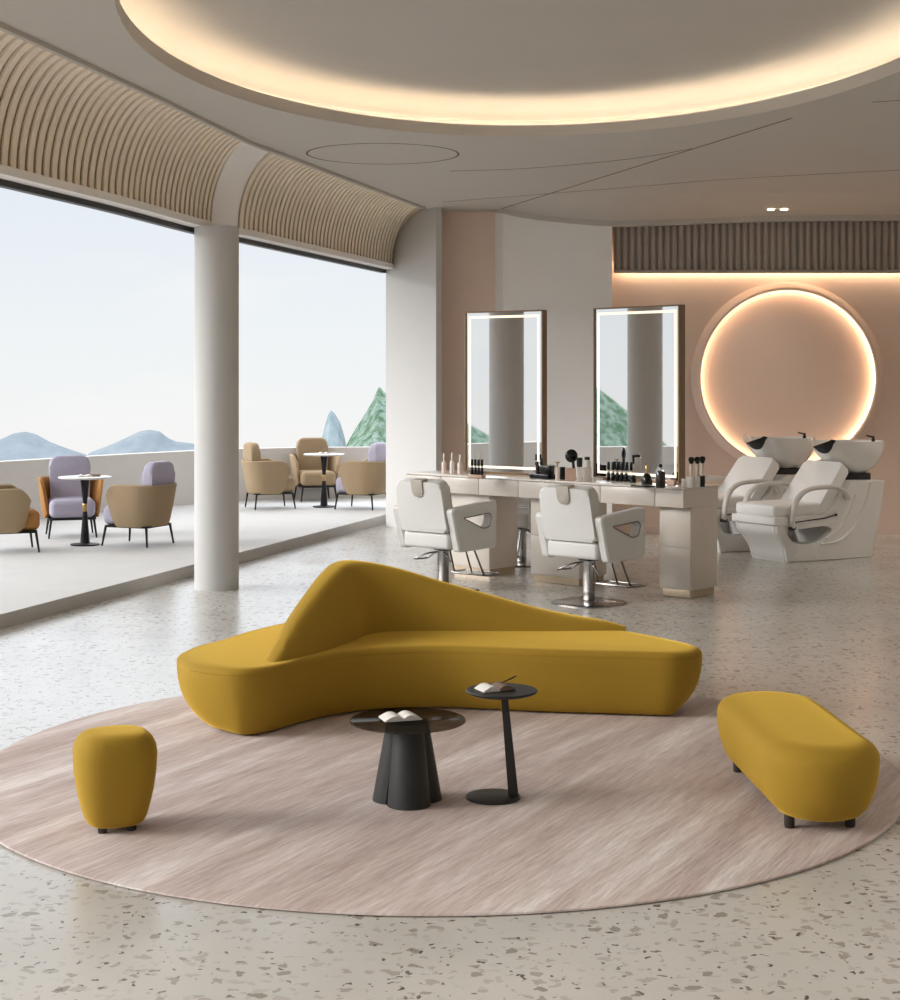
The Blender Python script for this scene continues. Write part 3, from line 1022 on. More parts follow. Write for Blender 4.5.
# ------------------------------------------------------------------ lit mirrors
def lit_mirror(s0, s1, w_off, turn, label):
    c = DC + UD * ((s0 + s1) / 2) + WD * w_off
    r = empty('lit_mirror', (c.x, c.y, ZD), math.atan2(UD.y, UD.x) + turn, label, 'mirror', 'lit mirrors on the vanity desk')
    W, H = (s1 - s0), 1.42
    hw = W / 2
    b0 = 0.012
    # frame: four bronze bars as one ring; local y+ = front
    bm = new()
    o = [(-hw, b0), (hw, b0), (hw, b0 + H), (-hw, b0 + H)]
    ring_plate(bm, o, [(-hw + 0.012, b0 + 0.012), (hw - 0.012, b0 + 0.012), (hw - 0.012, b0 + H - 0.012), (-hw + 0.012, b0 + H - 0.012)], -0.075, 0.0, Matrix.Rotation(PI / 2, 4, 'X') @ Matrix.Translation((0, 0, 0)), 8, (0, b0 + H / 2), 0.002)
    obj('frame', bm, M['bronze'], r, True, 30)
    fy = 0.068
    bm = new(); box(bm, (0, fy - 0.012, b0 + H / 2), (W - 0.026, 0.012, H - 0.026)); obj('mirror_glass', bm, M['mirror'], r, False)
    bm = new(); box(bm, (0, 0.006, b0 + H / 2), (W - 0.026, 0.012, H - 0.026)); obj('back_panel', bm, M['bronze'], r, False)
    bm = new()
    e = 0.04; g = 0.021
    oo = [(-hw + e, b0 + e), (hw - e, b0 + e), (hw - e, b0 + H - e), (-hw + e, b0 + H - e)]
    ii = [(-hw + e + g, b0 + e + g), (hw - e - g, b0 + e + g), (hw - e - g, b0 + H - e - g), (-hw + e + g, b0 + H - e - g)]
    ring_plate(bm, oo, ii, -(fy - 0.0035), -(fy - 0.0065), Matrix.Rotation(PI / 2, 4, 'X'), 8, (0, b0 + H / 2), 0.001)
    obj('light_strip', bm, M['led_white'], r, False)
    bm = new(); box(bm, (0, 0.03, 0.006), (W * 0.8, 0.05, 0.012)); obj('foot', bm, M['bronze'], r)
    return r


lit_mirror(0.205, 1.15, 0.40, D2R(-7.5), 'tall lit mirror nearest the desk end with the brush cups')
lit_mirror(1.685, 2.505, 0.40, D2R(6), 'tall lit mirror nearest the white pier')

# ------------------------------------------------------------------ styling chairs (local front = +Y)
def styling_chair(loc, rz, label):
    r = empty('styling_chair', loc, rz, label, 'salon chair', 'styling chairs at the vanity desk')
    bm = new(); box(bm, (0, 0.03, 0.428), (0.475, 0.5, 0.135), 0.03, 4); obj('seat', bm, M['leather'], r, True, 50)
    # backrest
    bm = new()
    pr = round_poly([(-0.245, 0.0), (0.245, 0.0), (0.235, 0.405), (-0.235, 0.405)], [0.03, 0.03, 0.055, 0.055], 5)
    mt = Matrix.Translation((0, -0.145, 0.515)) @ Matrix.Rotation(D2R(11), 4, 'X') @ Matrix.Rotation(PI / 2, 4, 'X')
    prism(bm, pr, -0.01, 0.105, mt, 0.022, 3)
    back = obj('backrest', bm, M['leather'], r, True, 50)
    # headrest tongue folded over the top edge, hanging on the rear face
    bm = new()
    tg = round_poly([(-0.06, 0.425), (0.06, 0.425), (0.055, 0.285), (-0.055, 0.285)], [0.0, 0.0, 0.05, 0.05], 6)
    prism(bm, tg, 0.102, 0.116, mt, 0.004, 2)
    box(bm, (0, 0.412, 0.075), (0.118, 0.022, 0.075), 0.006, 2, mt)
    obj('headrest_flap', bm, M['flap'], back, True, 40)
    # side panels with the three-cornered opening
    for s in (-1, 1):
        bm = new()
        out = round_poly([(-0.275, 0.69), (0.305, 0.735), (0.295, 0.348), (-0.175, 0.342)], [0.045, 0.05, 0.03, 0.03], 6)
        hole = round_poly([(-0.135, 0.612), (0.20, 0.632), (0.225, 0.60), (0.20, 0.522), (0.12, 0.512)], [0.02, 0.03, 0.03, 0.03, 0.03], 4)
        # polygon plane (y, z) extruded along x
        base = Matrix(((0, 0, 1, 0), (1, 0, 0, 0), (0, 1, 0, 0), (0, 0, 0, 1)))
        ring_plate(bm, out, hole, 0.243 if s > 0 else -0.318, 0.318 if s > 0 else -0.243, base, 64, (0.07, 0.585), 0.012)
        obj('armrest', bm, M['leather'], r, True, 35)
        bm = new()
        hp = [(p[0], p[1]) for p in hole]
        tube(bm, [Vector((0.322 * s, y, z)) for y, z in hp], 0.005, 8, True)
        obj('hole_trim', bm, M['chrome'], r)
    # column, base plate
    bm = new(); box(bm, (0, 0, 0.19), (0.072, 0.072, 0.34), 0.012, 3); obj('column', bm, M['chrome'], r, True, 40)
    bm = new(); lathe(bm, [(0.075, 0.33), (0.085, 0.34), (0.16, 0.355), (0.16, 0.362)], 32); obj('seat_mount', bm, M['chrome'], r, True, 30)
    bm = new()
    pl = round_poly([(-0.26, -0.26), (0.26, -0.26), (0.26, 0.26), (-0.26, 0.26)], 0.21, 12)
    rings(bm, [[Vector((x * k, y * k, z)) for x, y in pl] for k, z in ((1, 0), (1.0, 0.009), (0.96, 0.014), (0.4, 0.022), (0.2, 0.026))])
    obj('base', bm, M['chrome'], r, True, 40)
    # pump lever: a wire loop to the side
    bm = new()
    tube(bm, catmull([(-0.03, -0.03, 0.315), (-0.10, -0.09, 0.30), (-0.2, -0.12, 0.255), (-0.235, -0.05, 0.245), (-0.19, 0.03, 0.25), (-0.09, 0.0, 0.30), (-0.03, 0.02, 0.315)], 5, False), 0.007, 8)
    tube(bm, catmull([(0.03, -0.03, 0.315), (0.10, -0.075, 0.30), (0.135, -0.07, 0.245)], 5, False), 0.007, 8)
    obj('pump_lever', bm, M['chrome'], r)
    # footrest
    bm = new()
    for s in (-1, 1):
        tube(bm, [(0.12 * s, 0.15, 0.36), (0.13 * s, 0.23, 0.335), (0.155 * s, 0.33, 0.115), (0.155 * s, 0.37, 0.10)], 0.0085, 8)
    tube(bm, [(0.03, 0.16, 0.36), (0.03, 0.24, 0.335), (0.03, 0.335, 0.115)], 0.0075, 8)
    pf = round_poly([(-0.19, 0.32), (0.19, 0.32), (0.19, 0.50), (-0.19, 0.50)], 0.03, 4)
    tube(bm, [Vector((x, y, 0.105)) for x, y in pf], 0.009, 8, True)
    fr = obj('footrest', bm, M['chrome'], r)
    bm = new()
    prism(bm, round_poly([(-0.18, 0.36), (0.18, 0.36), (0.18, 0.495), (-0.18, 0.495)], 0.03, 4), 0.098, 0.106)
    obj('foot_plate', bm, M['chrome'], fr)
    return r


RC = math.atan2(-WD.x, WD.y)
ch = styling_chair((1.06, 12.22, 0), RC, 'white styling chair nearest the desk end with the brush cups')
copy_tree(ch, (-0.055, 12.93, 0), RC + D2R(2), 'white styling chair half hidden behind the peak of the mustard sofa')
copy_tree(ch, (0.66, 14.75, 0), RC + PI + D2R(8), 'white styling chair mostly hidden on the far side of the desk')

# ------------------------------------------------------------------ hair-washing units (local x from the feet to the basin, y across)
def wash_unit(loc, rz, label):
    r = empty('wash_unit', loc, rz, label, 'hair wash chair', 'hair-washing chairs by the peach wall')
    base = Matrix(((1, 0, 0, 0), (0, 0, 1, 0), (0, 1, 0, 0), (0, 0, 0, 1)))       # polygon (x, z), thickness along y
    # side shells with the boat-shaped opening + front panel + rear body
    out = catmull([(0.205, 0.0), (0.185, 0.05), (0.165, 0.12), (0.11, 0.20), (0.045, 0.28), (0.03, 0.355)], 4, False)
    out = [(p.x, p.y) for p in out] + [(0.60, 0.40), (0.78, 0.52), (0.95, 0.70), (1.02, 0.735), (1.40, 0.725)] + [(p.x, p.y) for p in catmull([(1.385, 0.62), (1.33, 0.38), (1.27, 0.18), (1.225, 0.0)], 4, False)]
    hole = [(p.x, p.y) for p in catmull([(0.155, 0.30), (0.18, 0.24), (0.24, 0.19), (0.34, 0.165), (0.47, 0.175), (0.60, 0.215), (0.70, 0.29), (0.60, 0.325), (0.4, 0.315)], 4)]
    bm = new()
    ring_plate(bm, out, hole, -0.305, -0.25, base, 90, (0.42, 0.25), 0.012)
    ring_plate(bm, out, hole, 0.25, 0.305, base, 90, (0.42, 0.25), 0.012)
    fp = [(p.x, p.y) for p in catmull([(0.205, 0.0), (0.185, 0.05), (0.165, 0.12), (0.11, 0.20), (0.045, 0.28), (0.03, 0.355)], 4, False)]
    fp = fp + [(x + 0.11, z) for x, z in reversed(fp)]
    prism(bm, fp, -0.252, 0.252, base)
    prism(bm, [(0.72, 0.0), (1.225, 0.0), (1.40, 0.725), (1.02, 0.735), (0.95, 0.70), (0.74, 0.46)], -0.252, 0.252, base)
    prism(bm, [(0.2, 0.0), (1.2, 0.0), (1.2, 0.13), (0.3, 0.13)], -0.252, 0.252, base)
    # sculpted fin on each side
    for s in (-1, 1):
        tube(bm, [Vector((p.x, s * (0.306), p.y)) for p in catmull([(0.55, 0.16), (0.78, 0.18), (0.98, 0.30), (1.12, 0.50), (1.20, 0.71)], 5, False)], 0.02, 8, False, (1, 0.5))
        tube(bm, [Vector((p.x, s * (0.306), p.y)) for p in catmull([(0.62, 0.21), (0.78, 0.29), (0.9, 0.42), (1.0, 0.6)], 5, False)], 0.014, 8, False, (1, 0.5))
    for v in bm.verts:
        if v.co.x < 0.5:
            v.co.y *= 1 - 0.30 * (1 - max(v.co.x, 0) / 0.5) * max(0, 1 - v.co.z / 0.36)
    obj('base', bm, M['gloss_body'], r, True, 40)
    bm = new(); box(bm, (0.33, 0, 0.392), (0.68, 0.60, 0.075), 0.012, 3); obj('seat_tray', bm, M['leather_lit'], r, True, 40)
    bm = new(); box(bm, (0.34, 0, 0.482), (0.66, 0.55, 0.115), 0.035, 4); obj('seat', bm, M['leather_lit'], r, True, 50)
    bm = new()
    pr = round_poly([(-0.275, 0.0), (0.275, 0.0), (0.255, 0.54), (-0.255, 0.54)], [0.02, 0.02, 0.04, 0.04], 4)
    mt = Matrix.Translation((0.60, 0, 0.455)) @ Matrix.Rotation(D2R(39), 4, 'Y') @ Matrix(((0, 0, 1, 0), (1, 0, 0, 0), (0, 1, 0, 0), (0, 0, 0, 1)))
    prism(bm, pr, -0.06, 0.06, mt, 0.02, 3)
    obj('backrest', bm, M['leather_lit'], r, True, 50)
    for s in (-1, 1):
        bm = new()
        path = catmull([(0.165, 0.33), (0.18, 0.45), (0.235, 0.59), (0.35, 0.67), (0.52, 0.69), (0.70, 0.685), (0.82, 0.645), (0.88, 0.57)], 6, False)
        tube(bm, [Vector((p.x, s * 0.335, p.y)) for p in path], 0.026, 12, False, (1.35, 0.85))
        arm = obj('armrest', bm, M['arm_grey'], r, True, 60)
        bm = new()
        tube(bm, [(0.15, s * 0.335, 0.375), (0.60, s * 0.318, 0.40), (0.74, s * 0.318, 0.425)], 0.006, 8)
        lathe(bm, [(0.014, -0.01), (0.014, 0.01)], 14, (0.74, s * 0.318, 0.425))
        box(bm, (0.17, s * 0.335, 0.325), (0.06, 0.05, 0.035), 0.008, 2)
        obj('arm_pivot', bm, M['rubber'], arm)
    # basin
    n = 64
    CX, RX, RY = 1.225, 0.385, 0.275
    ZR, ZL = 1.10, 0.785

    def ztop(a):
        y = RY * math.sin(a)
        front = math.cos(a) < 0
        nt = max(0, 1 - (abs(y) / 0.15) ** 2) if front else 0
        horn = max(0, -math.cos(a)) ** 3 * (1 - nt) * (1.6 if y > 0 else 0.6)
        return ZR + 0.04 * horn - 0.05 * nt ** 0.6

    def wall(k, inn):
        # k 0 top .. 1 bottom
        lp = []
        g = math.sqrt(max(0.0, 1 - (k * 0.93) ** 2.4))
        for i in range(n):
            a = 2 * PI * i / n
            fl = 1 + (0.16 + 0.10 * abs(math.sin(a))) * max(0, -math.cos(a)) * (1 - k)
            zt = ztop(a)
            zb = ZL + (0.02 if inn else 0)
            th = 0.016 if inn else 0
            lp.append(Vector((CX + (RX * fl * g * (0.62 + 0.38 * (1 - k)) - th) * math.cos(a) if math.cos(a) < 0 else CX + (RX * g - th) * math.cos(a), (RY * g - th) * math.sin(a), zt + (zb - zt) * k)))
        return lp
    bm = new()
    ks = [k / 12 for k in range(13)]
    rings(bm, [wall(k, True) for k in reversed(ks)] + [wall(k, False) for k in ks])
    bas = obj('basin', bm, M['ceramic'], r, True, 70)
    # black neck rest: a crescent pad over the front notch
    bm = new()
    loops = []
    for k in range(17):
        y = -0.175 + 0.195 * k / 16
        a = PI - math.asin(max(-1, min(1, y / RY)))
        sh = max(0.02, 1 - ((y + 0.0775) / 0.0975) ** 2)
        col = []
        kk = [0.27 * sh * q / 6 for q in range(7)]

        def wp(k_, off):
            g = math.sqrt(max(0.0, 1 - (k_ * 0.93) ** 2.4))
            fl = 1 + (0.16 + 0.10 * abs(math.sin(a))) * max(0, -math.cos(a)) * (1 - k_)
            z = ztop(a) + (ZL - ztop(a)) * k_
            return Vector((CX + (RX * fl * g * (0.62 + 0.38 * (1 - k_)) + off) * math.cos(a), (RY * g + off) * math.sin(a), z))
        o = 0.006 + 0.016 * sh
        col = [wp(q, o) for q in reversed(kk)]
        top = wp(0, 0.0); col += [wp(0, o * 0.6) + Vector((0, 0, o * 0.8)), top + Vector((0, 0, o)), wp(0, -0.02) + Vector((0, 0, o * 0.6)), wp(0.02, -0.035)]
        col += [wp(kk[-1], -0.001)]
        loops.append(col)
    rings(bm, loops)
    obj('neck_rest', bm, M['rubber'], bas, True, 60)
    bm = new()
    box(bm, (1.2, 0, 0.755), (0.34, 0.30, 0.075), 0.01, 2)
    obj('basin_support', bm, M['rubber'], r, True, 40)
    bm = new(); lathe(bm, [(0.018, 0), (0.018, 0.03), (0.012, 0.035), (0.012, 0.06)], 16, (1.43, -0.12, 1.085)); tube(bm, [(1.43, -0.12, 1.135), (1.37, -0.09, 1.15)], 0.008, 8)
    obj('faucet', bm, M['black_metal'], bas, True, 40)
    return r


RW = D2R(31)
wl = Vector((2.835, 14.95, 0))
w1 = wash_unit(wl, RW, 'white hair-washing chair with basin, nearer one beside the bare peach wall')
copy_tree(w1, wl + Vector((-math.sin(RW), math.cos(RW), 0)) * 0.95, RW, 'white hair-washing chair with basin, behind the other one and next to the desk')

# ------------------------------------------------------------------ round lit niche on the alcove wall
NCX, NCZ = 3.69, 1.71
nic = empty('wall_niche', (NCX, YW, NCZ), 0, 'large round peach wall niche with a warm lit rim', 'wall niche')


def vring(r, y, n=96):
    return [Vector((r * math.cos(2 * PI * k / n), y, r * math.sin(2 * PI * k / n))) for k in range(n)]


bm = new(); rings(bm, [vring(1.05, 0.0), vring(1.05, -0.03), vring(1.035, -0.045), vring(0.98, -0.115), vring(0.962, -0.115), vring(0.955, -0.10), vring(0.955, -0.075), vring(0.99, -0.07), vring(0.99, -0.012)], False, False)
obj('ring_frame', bm, M['peach'], nic, True, 35)
bm = new(); rings(bm, [vring(0.99, -0.012), vring(0.6, -0.012), vring(0.01, -0.012)], False, True); obj('back_panel', bm, M['peach'], nic, True, 35)
bm = new(); tube(bm, vring(0.968, -0.060), 0.010, 8, True); obj('light_strip', bm, M['led_ring'], nic, True, 60)

# ceiling downlights: two in view, plus unseen fill spots added over the foreground and the washing chairs
def downlight(p, label, energy, size, group):
    r = empty('downlight', p, 0, label, 'downlight', group)
    bm = new(); lathe(bm, [(0.035, -0.002), (0.05, -0.006), (0.058, -0.002), (0.058, 0.0)], 32, (0, 0, 0), False, False); obj('rim', bm, M['ceiling'], r)
    bm = new(); lathe(bm, [(0.036, -0.004), (0.02, -0.003)], 32); obj('lens', bm, M['spot'], r)
    ld = bpy.data.lights.new('downlight_lamp', 'SPOT'); ld.energy = energy; ld.spot_size = D2R(size); ld.spot_blend = 1.0; ld.shadow_soft_size = 0.05; ld.color = (1.0, 0.93, 0.84)
    lo_ = bpy.data.objects.new('downlight_lamp', ld); COL.objects.link(lo_); lo_.parent = r; lo_.location = (0, 0, -0.02)


for px in (771, 784):
    yy = 16.8
    downlight(((px - HX) * yy / F, yy, ZA + (ZC + 0.01 - ZA) * (17.21 - yy) / (17.21 - 15.8) - 0.003), 'small round ceiling downlight above the wall niche, ' + ('nearer the white panel' if px == 771 else 'farther from the white panel'), 12, 85, 'pair of ceiling downlights')
for x, y, e in ((-1.6, 3.0, 75), (0.6, 2.6, 75), (2.4, 3.4, 75), (4.0, 5.6, 70), (4.5, 9.0, 45), (4.7, 13.0, 60), (5.1, 15.2, 45)):
    downlight((x, y, ZC - 0.001), 'small round fill light added to the ceiling outside the framed view', e, 110, 'added fill lights outside the view')


# ------------------------------------------------------------------ things on the desk
def dp(px, py):
    return at(px, py, ZD + 0.0005)


def lathe_thing(name, loc, parts, label, cat, group=None):
    """parts: (part name, profile, material); the first is the thing's body"""
    r = empty(name, loc, 0, label, cat, group)
    for pn, prof, m in parts:
        bm = new(); lathe(bm, prof, 20); obj(pn, bm, M[m], r, True, 40)
    return r


def bottle(name, px, py, h, rad, body, cap, label, cat='bottle', group=None, neck=0.35, capr=0.5):
    hb = h * (1 - neck)
    return lathe_thing(name, dp(px, py), [('body', [(rad * 0.94, 0), (rad, 0.004), (rad, hb * 0.88), (rad * 0.8, hb * 0.97), (rad * 0.45, hb)], body), ('cap', [(rad * capr, hb), (rad * capr, h - 0.003), (rad * capr * 0.9, h)], cap)], label, cat, group)


# pale bottles by the pier
for px, py, h, rd, b, lab in ((444, 473, 0.175, 0.021, 'frost', 'pale pink dispenser bottle closest to the white pier'), (452, 473.5, 0.185, 0.019, 'frost_white', 'slim frosted white bottle between the two pale pink bottles'), (460, 474, 0.17, 0.022, 'frost', 'pale pink dispenser bottle right beside the lit mirror near the pier')):
    bottle('dispenser_bottle', px, py, h, rd, b, 'frost_white', lab, group='pale dispenser bottles', neck=0.4, capr=0.42)


def polish(px, py, h, label, group, zoff=0.0):
    p = dp(px, py); p.z += zoff
    return lathe_thing('polish_bottle', p, [('body', [(0.013, 0), (0.0145, 0.003), (0.0145, h * 0.38), (0.011, h * 0.42)], 'black_gloss'), ('pale_band', [(0.0115, h * 0.42), (0.0115, h * 0.56)], 'frost_white'), ('cap', [(0.0125, h * 0.56), (0.012, h * 0.97), (0.010, h)], 'black_gloss')], label, 'bottle', group)  # pale ring between the dark body and the cap


# riser with dark bottles in front of the mirror near the pier
rp = dp(477, 478)
bm = new(); box(bm, (0, 0, 0.014), (0.15, 0.06, 0.028), 0.004, 2)
ris = tag(obj('riser', bm, M['pink_box'], loc=rp), 'low pinkish block under the dark bottles by the pier mirror', 'display block')
ris.rotation_euler.z = math.atan2(UD.y, UD.x)
for k in range(4):
    p = rp - UD * (-0.055 + 0.0365 * k) + Vector((0, 0, 0.0285))
    o = lathe_thing('polish_bottle', p, [('body', [(0.012, 0), (0.0135, 0.003), (0.0135, 0.055), (0.010, 0.06)], 'black_gloss'), ('pale_band', [(0.0105, 0.06), (0.0105, 0.075)], 'frost_white'), ('cap', [(0.012, 0.075), (0.0115, 0.125), (0.010, 0.13)], 'black_gloss')], ['dark polish bottle at the pier end of the pinkish block', 'second dark polish bottle from the pier on the pinkish block', 'third dark polish bottle from the pier on the pinkish block', 'dark polish bottle at the end of the pinkish block away from the pier'][k], 'bottle', 'dark bottles on the pinkish block')
names = ['dark polish bottle standing first in the row, farthest from the perfume', 'second dark polish bottle of the row under the wide mirror', 'third dark polish bottle of the row under the wide mirror', 'fourth dark polish bottle of the row under the wide mirror', 'last dark polish bottle of the row, nearest the squat jar']
for k in range(5):
    polish(608.5 + 4.4 * k, 480.3 + 0.28 * k, 0.155, names[k], 'dark bottles under the wide mirror')
bottle('jar', 633, 482.5, 0.06, 0.024, 'black_gloss', 'black_gloss', 'squat black jar beside the row of dark polish bottles', 'jar', neck=0.35, capr=0.95)
# perfume flask, pump bottle, black pad
lathe_thing('perfume_flask', dp(647, 484.5), [('body', [(0.044, 0), (0.046, 0.004), (0.036, 0.06), (0.022, 0.085), (0.012, 0.09)], 'black_gloss'), ('neck', [(0.009, 0.09), (0.009, 0.12)], 'gold'), ('cap', [(0.013, 0.12), (0.013, 0.15), (0.008, 0.156)], 'gold')], 'dark cone-shaped perfume flask with gold neck', 'perfume')
lathe_thing('pump_bottle', dp(660.5, 487.8), [('body', [(0.036, 0), (0.038, 0.004), (0.038, 0.11), (0.03, 0.13), (0.014, 0.135)], 'amber'), ('collar', [(0.012, 0.135), (0.012, 0.155)], 'frost_white'), ('pump', [(0.008, 0.155), (0.015, 0.165), (0.015, 0.178), (0.009, 0.184)], 'black_gloss')], 'tall dark brown pump bottle in front of the wide mirror', 'bottle')
bm = new(); prism(bm, round_poly([(-0.1, -0.03), (0.1, -0.03), (0.1, 0.03), (-0.1, 0.03)], 0.015), 0.0, 0.012)
o = tag(obj('comb_tray', bm, M['black_gloss'], None, True, 40, loc=dp(643, 486.9)), 'thin black tray lying in front of the dark perfume flask', 'tray'); o.rotation_euler.z = math.atan2(UD.y, UD.x)


def brush_cup(px, py, m, label, nb, seed):
    rnd = random.Random(seed)
    p = dp(px, py)
    r = empty('brush_cup', p, 0, label, 'cup', 'brush cups at the desk end')
    bm = new(); lathe(bm, [(0.026, 0), (0.028, 0.003), (0.029, 0.085), (0.026, 0.085), (0.025, 0.006)], 24); obj('cup', bm, M[m], r, True, 40)
    return r, p


for px, py, m, lab, n, sd, bl in ((690.5, 487.5, 'frost_white', 'white brush cup at the desk end, farther from the black one', 1, 1, 'tall pale handled brush in the outermost white cup'), (696.5, 487.2, 'frost_white', 'white brush cup right beside the black brush cup', 1, 2, 'tall pale handled brush in the white cup beside the black one'), (701.5, 486.6, 'black_gloss', 'black brush cup closest to the washing chairs', 1, 3, 'tall pale handled brush in the black cup')):
    r, p = brush_cup(px, py, m, lab, n, sd)
    b = empty('makeup_brush', p + Vector((0, 0, 0.008)), 0, bl, 'brush', 'brushes in the desk cups')
    bm = new(); tube(bm, [(0.0, 0, 0), (0.004, 0, 0.10), (0.006, 0, 0.175)], [0.007, 0.011, 0.012], 12); obj('handle', bm, M['wood_brush'], b, True, 40)
    bm = new(); tube(bm, [(0.006, 0, 0.175), (0.007, 0, 0.195), (0.0075, 0, 0.215), (0.008, 0, 0.228)], [0.013, 0.022, 0.026, 0.014], 12); obj('bristles', bm, M['black_gloss'], b, True, 50)
bm = new(); box(bm, (0, 0, 0.032), (0.04, 0.04, 0.064), 0.004, 2)
tag(obj('gift_box', bm, M['frost_white'], loc=dp(684.5, 487)), 'small white box beside the white brush cups', 'box')
bm = new(); box(bm, (0, 0, 0.022), (0.075, 0.04, 0.044), 0.004, 2)
o = tag(obj('soap_box', bm, M['pink_box'], loc=dp(671.5, 485.2)), 'low beige box at the foot of the wide mirror', 'box'); o.rotation_euler.z = math.atan2(UD.y, UD.x)

# black organiser tray with bottles between the mirrors
bm = new(); box(bm, (0, 0, 0.02), (0.2, 0.12, 0.04), 0.006, 2)
tr = tag(obj('tray_box', bm, M['black_gloss'], loc=dp(543, 478.5)), 'low black tray box between the two lit mirrors', 'tray'); tr.rotation_euler.z = math.atan2(UD.y, UD.x)
bm = new(); box(bm, (0, 0, 0.035), (0.1, 0.07, 0.07), 0.006, 2)
o = tag(obj('black_case', bm, M['black_gloss'], loc=tr.location + UD * (-0.045) + Vector((0, 0, 0.0405))), 'small black case standing on the low black tray box', 'case'); o.rotation_euler.z = math.atan2(UD.y, UD.x)
for k, (du, h, lab) in enumerate(((0.065, 0.10, 'dark amber bottle on the black tray box, nearer the pier'), (0.022, 0.13, 'taller dark amber bottle on the black tray box, next to the black case'))):
    p = tr.location + UD * du + WD * 0.01 + Vector((0, 0, 0.0405))
    lathe_thing('amber_bottle', p, [('body', [(0.018, 0), (0.019, 0.004), (0.019, h * 0.6), (0.008, h * 0.7)], 'amber'), ('cap', [(0.01, h * 0.7), (0.01, h)], 'black_gloss')], lab, 'bottle', 'amber bottles on the tray box')
lathe_thing('lotion_bottle', dp(557.5, 480.3), [('body', [(0.017, 0), (0.018, 0.004), (0.018, 0.105), (0.009, 0.112)], 'frost_white'), ('pump', [(0.006, 0.112), (0.006, 0.14), (0.02, 0.144), (0.02, 0.152)], 'gold')], 'slim clear lotion bottle with gold pump beside the black case', 'bottle')
bm = new(); box(bm, (0, 0, 0.052), (0.045, 0.05, 0.104), 0.004, 2)
tag(obj('black_box', bm, M['black_gloss'], loc=dp(562.7, 479.4)), 'upright black box behind the gold pump lotion bottle', 'box')
# pink cup with a round black brush, white boxes
pk = empty('holder', dp(570.5, 480.8), 0, 'pink open holder with the big round black brush in it', 'holder')
bm = new(); ring_plate(bm, [(-0.042, -0.035), (0.042, -0.035), (0.042, 0.035), (-0.042, 0.035)], [(-0.037, -0.03), (0.037, -0.03), (0.037, 0.03), (-0.037, 0.03)], 0, 0.105, None, 8, (0, 0), 0.002); box(bm, (0, 0, 0.004), (0.076, 0.062, 0.008)); obj('holder_shell', bm, M['pink_box'], pk, False)
hb = empty('hair_brush', dp(570.5, 480.8) + Vector((0.02, 0, 0.01)), 0, 'big round black hair brush standing in the pink holder', 'hair brush')
bm = new(); tube(bm, [(0.012, 0, 0.0), (0.008, 0, 0.09), (0.0, 0, 0.15)], [0.010, 0.013, 0.011], 10); obj('handle', bm, M['black_gloss'], hb)
bm = new(); bmesh.ops.create_uvsphere(bm, u_segments=20, v_segments=12, radius=1.0); bmesh.ops.scale(bm, vec=(0.052, 0.02, 0.055), verts=bm.verts); bmesh.ops.translate(bm, vec=(-0.012, 0, 0.195), verts=bm.verts); obj('brush_head', bm, M['black_gloss'], hb, True, 180)
for px, py, w, lab in ((579.5, 481.6, 0.045, 'white box next to the pink holder'), (587.2, 481.8, 0.065, 'wider cream box next to the wide lit mirror')):
    bm = new(); box(bm, (0, 0, 0.06), (w, 0.05, 0.12), 0.003, 2)
    tag(obj('card_box', bm, M['frost_white'] if w < 0.05 else M['desk'], loc=dp(px, py)), lab, 'box')
lathe_thing('black_cup', dp(579.5, 481.6) + Vector((0, 0, 0.1205)), [('body', [(0.022, 0), (0.026, 0.075), (0.022, 0.075), (0.02, 0.01)], 'black_gloss')], 'black cup standing on the white box by the pink holder', 'cup')
lathe_thing('cream_jar', dp(587.2, 481.8) + Vector((0, 0, 0.1205)), [('body', [(0.026, 0), (0.028, 0.004), (0.028, 0.055), (0.02, 0.06)], 'frost_white'), ('cap', [(0.022, 0.06), (0.022, 0.08), (0.018, 0.083)], 'black_gloss')], 'white jar with black lid standing on the cream box', 'jar')

# ------------------------------------------------------------------ sky, sun, camera
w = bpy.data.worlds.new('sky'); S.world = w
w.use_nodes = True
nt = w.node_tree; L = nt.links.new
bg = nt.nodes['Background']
tc = nt.nodes.new('ShaderNodeTexCoord')
sep = nt.nodes.new('ShaderNodeSeparateXYZ'); L(tc.outputs['Generated'], sep.inputs[0])
rm = nt.nodes.new('ShaderNodeMapRange'); rm.inputs['From Min'].default_value = -0.06; rm.inputs['From Max'].default_value = 0.16
L(sep.outputs['Z'], rm.inputs['Value'])
ramp = nt.nodes.new('ShaderNodeValToRGB'); L(rm.outputs[0], ramp.inputs['Fac'])
ramp.color_ramp.elements[0].position = 0.0; ramp.color_ramp.elements[0].color = lin((244, 243, 241))
ramp.color_ramp.elements[1].position = 1.0; ramp.color_ramp.elements[1].color = lin((221, 230, 241))
e = ramp.color_ramp.elements.new(0.35); e.color = lin((237, 241, 243))
mp = nt.nodes.new('ShaderNodeMapping'); mp.inputs['Scale'].default_value = (1, 1, 4.5); L(tc.outputs['Generated'], mp.inputs['Vector'])
cl = nt.nodes.new('ShaderNodeTexNoise'); cl.inputs['Scale'].default_value = 4.2; cl.inputs['Detail'].default_value = 7; L(mp.outputs['Vector'], cl.inputs['Vector'])
cr_ = nt.nodes.new('ShaderNodeValToRGB'); L(cl.outputs['Fac'], cr_.inputs['Fac'])
cr_.color_ramp.elements[0].position = 0.52; cr_.color_ramp.elements[0].color = (0, 0, 0, 1)
cr_.color_ramp.elements[1].position = 0.75; cr_.color_ramp.elements[1].color = (0.6, 0.6, 0.6, 1)
mx = nt.nodes.new('ShaderNodeMixRGB'); L(cr_.outputs['Color'], mx.inputs['Fac']); L(ramp.outputs['Color'], mx.inputs['Color1']); mx.inputs['Color2'].default_value = lin((250, 248, 246))
L(mx.outputs['Color'], bg.inputs['Color'])
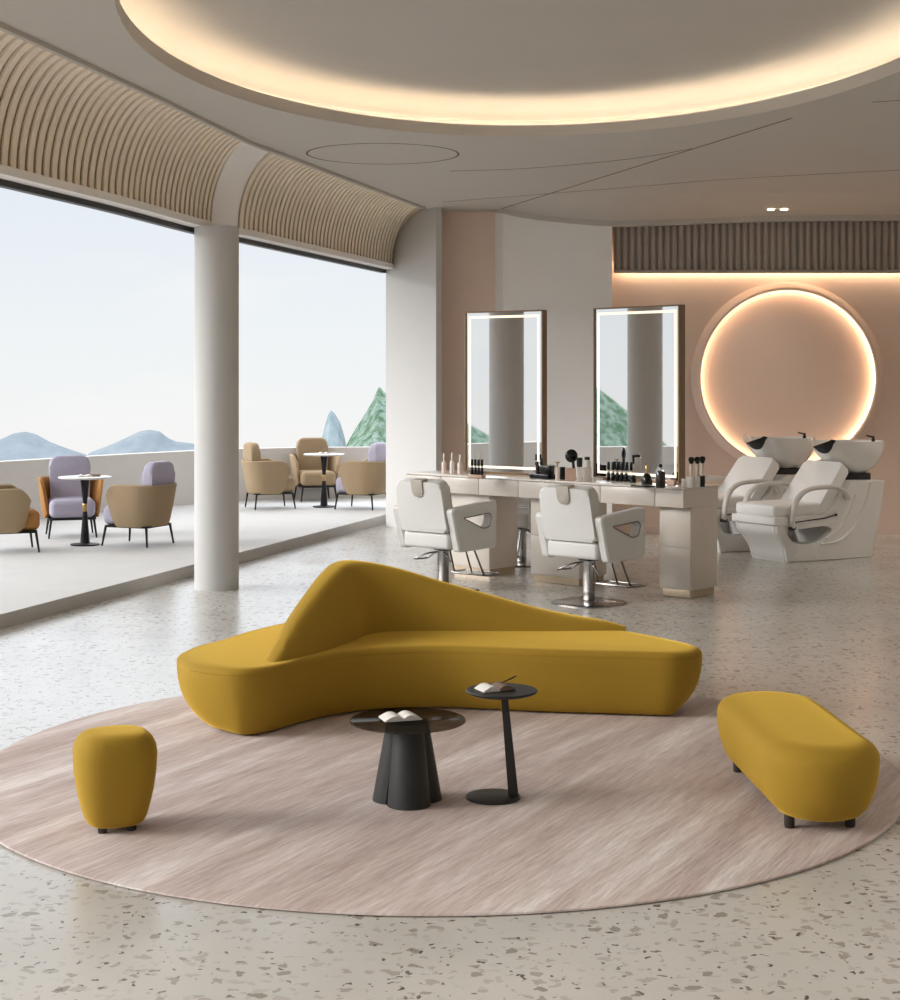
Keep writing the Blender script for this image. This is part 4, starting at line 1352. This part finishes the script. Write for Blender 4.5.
# upper sky brightened above the visible band, to light the room
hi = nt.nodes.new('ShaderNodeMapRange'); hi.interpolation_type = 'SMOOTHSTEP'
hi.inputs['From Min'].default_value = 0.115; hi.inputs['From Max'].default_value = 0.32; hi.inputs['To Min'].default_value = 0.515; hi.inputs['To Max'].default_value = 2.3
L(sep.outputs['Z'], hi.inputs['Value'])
# extra glow added to the unseen sky left of the view, to light the room
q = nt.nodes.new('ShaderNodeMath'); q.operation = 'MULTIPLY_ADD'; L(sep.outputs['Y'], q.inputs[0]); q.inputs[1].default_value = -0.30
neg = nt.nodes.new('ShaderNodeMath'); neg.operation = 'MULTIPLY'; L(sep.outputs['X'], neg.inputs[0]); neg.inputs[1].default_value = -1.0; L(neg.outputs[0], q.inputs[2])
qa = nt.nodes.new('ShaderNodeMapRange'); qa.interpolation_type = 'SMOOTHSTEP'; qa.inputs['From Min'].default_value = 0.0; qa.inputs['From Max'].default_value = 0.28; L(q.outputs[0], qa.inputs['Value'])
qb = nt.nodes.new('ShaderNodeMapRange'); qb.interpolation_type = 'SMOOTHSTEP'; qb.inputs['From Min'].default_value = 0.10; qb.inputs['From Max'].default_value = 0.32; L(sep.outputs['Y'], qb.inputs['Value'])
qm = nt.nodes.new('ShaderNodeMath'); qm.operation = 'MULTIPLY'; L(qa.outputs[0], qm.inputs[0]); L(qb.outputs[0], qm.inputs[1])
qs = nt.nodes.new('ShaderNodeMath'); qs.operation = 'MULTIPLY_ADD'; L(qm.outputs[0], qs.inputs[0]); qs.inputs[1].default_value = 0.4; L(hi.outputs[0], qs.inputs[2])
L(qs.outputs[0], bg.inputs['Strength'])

phi, el = D2R(9), D2R(21)
sd = bpy.data.lights.new('sun', 'SUN'); sd.energy = 1.1; sd.angle = D2R(20); sd.color = (1.0, 0.97, 0.93)
so = bpy.data.objects.new('sun', sd); COL.objects.link(so)
so.rotation_euler = Vector((math.cos(phi) * math.cos(el), math.sin(phi) * math.cos(el), -math.sin(el))).to_track_quat('-Z', 'Y').to_euler()

cd = bpy.data.cameras.new('camera'); cd.sensor_fit = 'HORIZONTAL'; cd.sensor_width = 36; cd.lens = F / 900 * 36
cd.shift_y = -(500 - HY) / 900.0
cam = bpy.data.objects.new('camera', cd); COL.objects.link(cam)
cam.location = (0, 0, EYE); cam.rotation_euler = (PI / 2, 0, 0)
S.camera = cam
vs = S.view_settings
S.display_settings.display_device = 'sRGB'
vs.view_transform = 'Standard'; vs.look = 'None'; vs.gamma = 1.0; vs.use_curve_mapping = False
vs.exposure = 1.0
S.cycles.max_bounces = 10; S.cycles.diffuse_bounces = 6; S.cycles.glossy_bounces = 5; S.cycles.transparent_max_bounces = 8
S.cycles.use_denoising = True
S.cycles.sample_clamp_indirect = 6.0
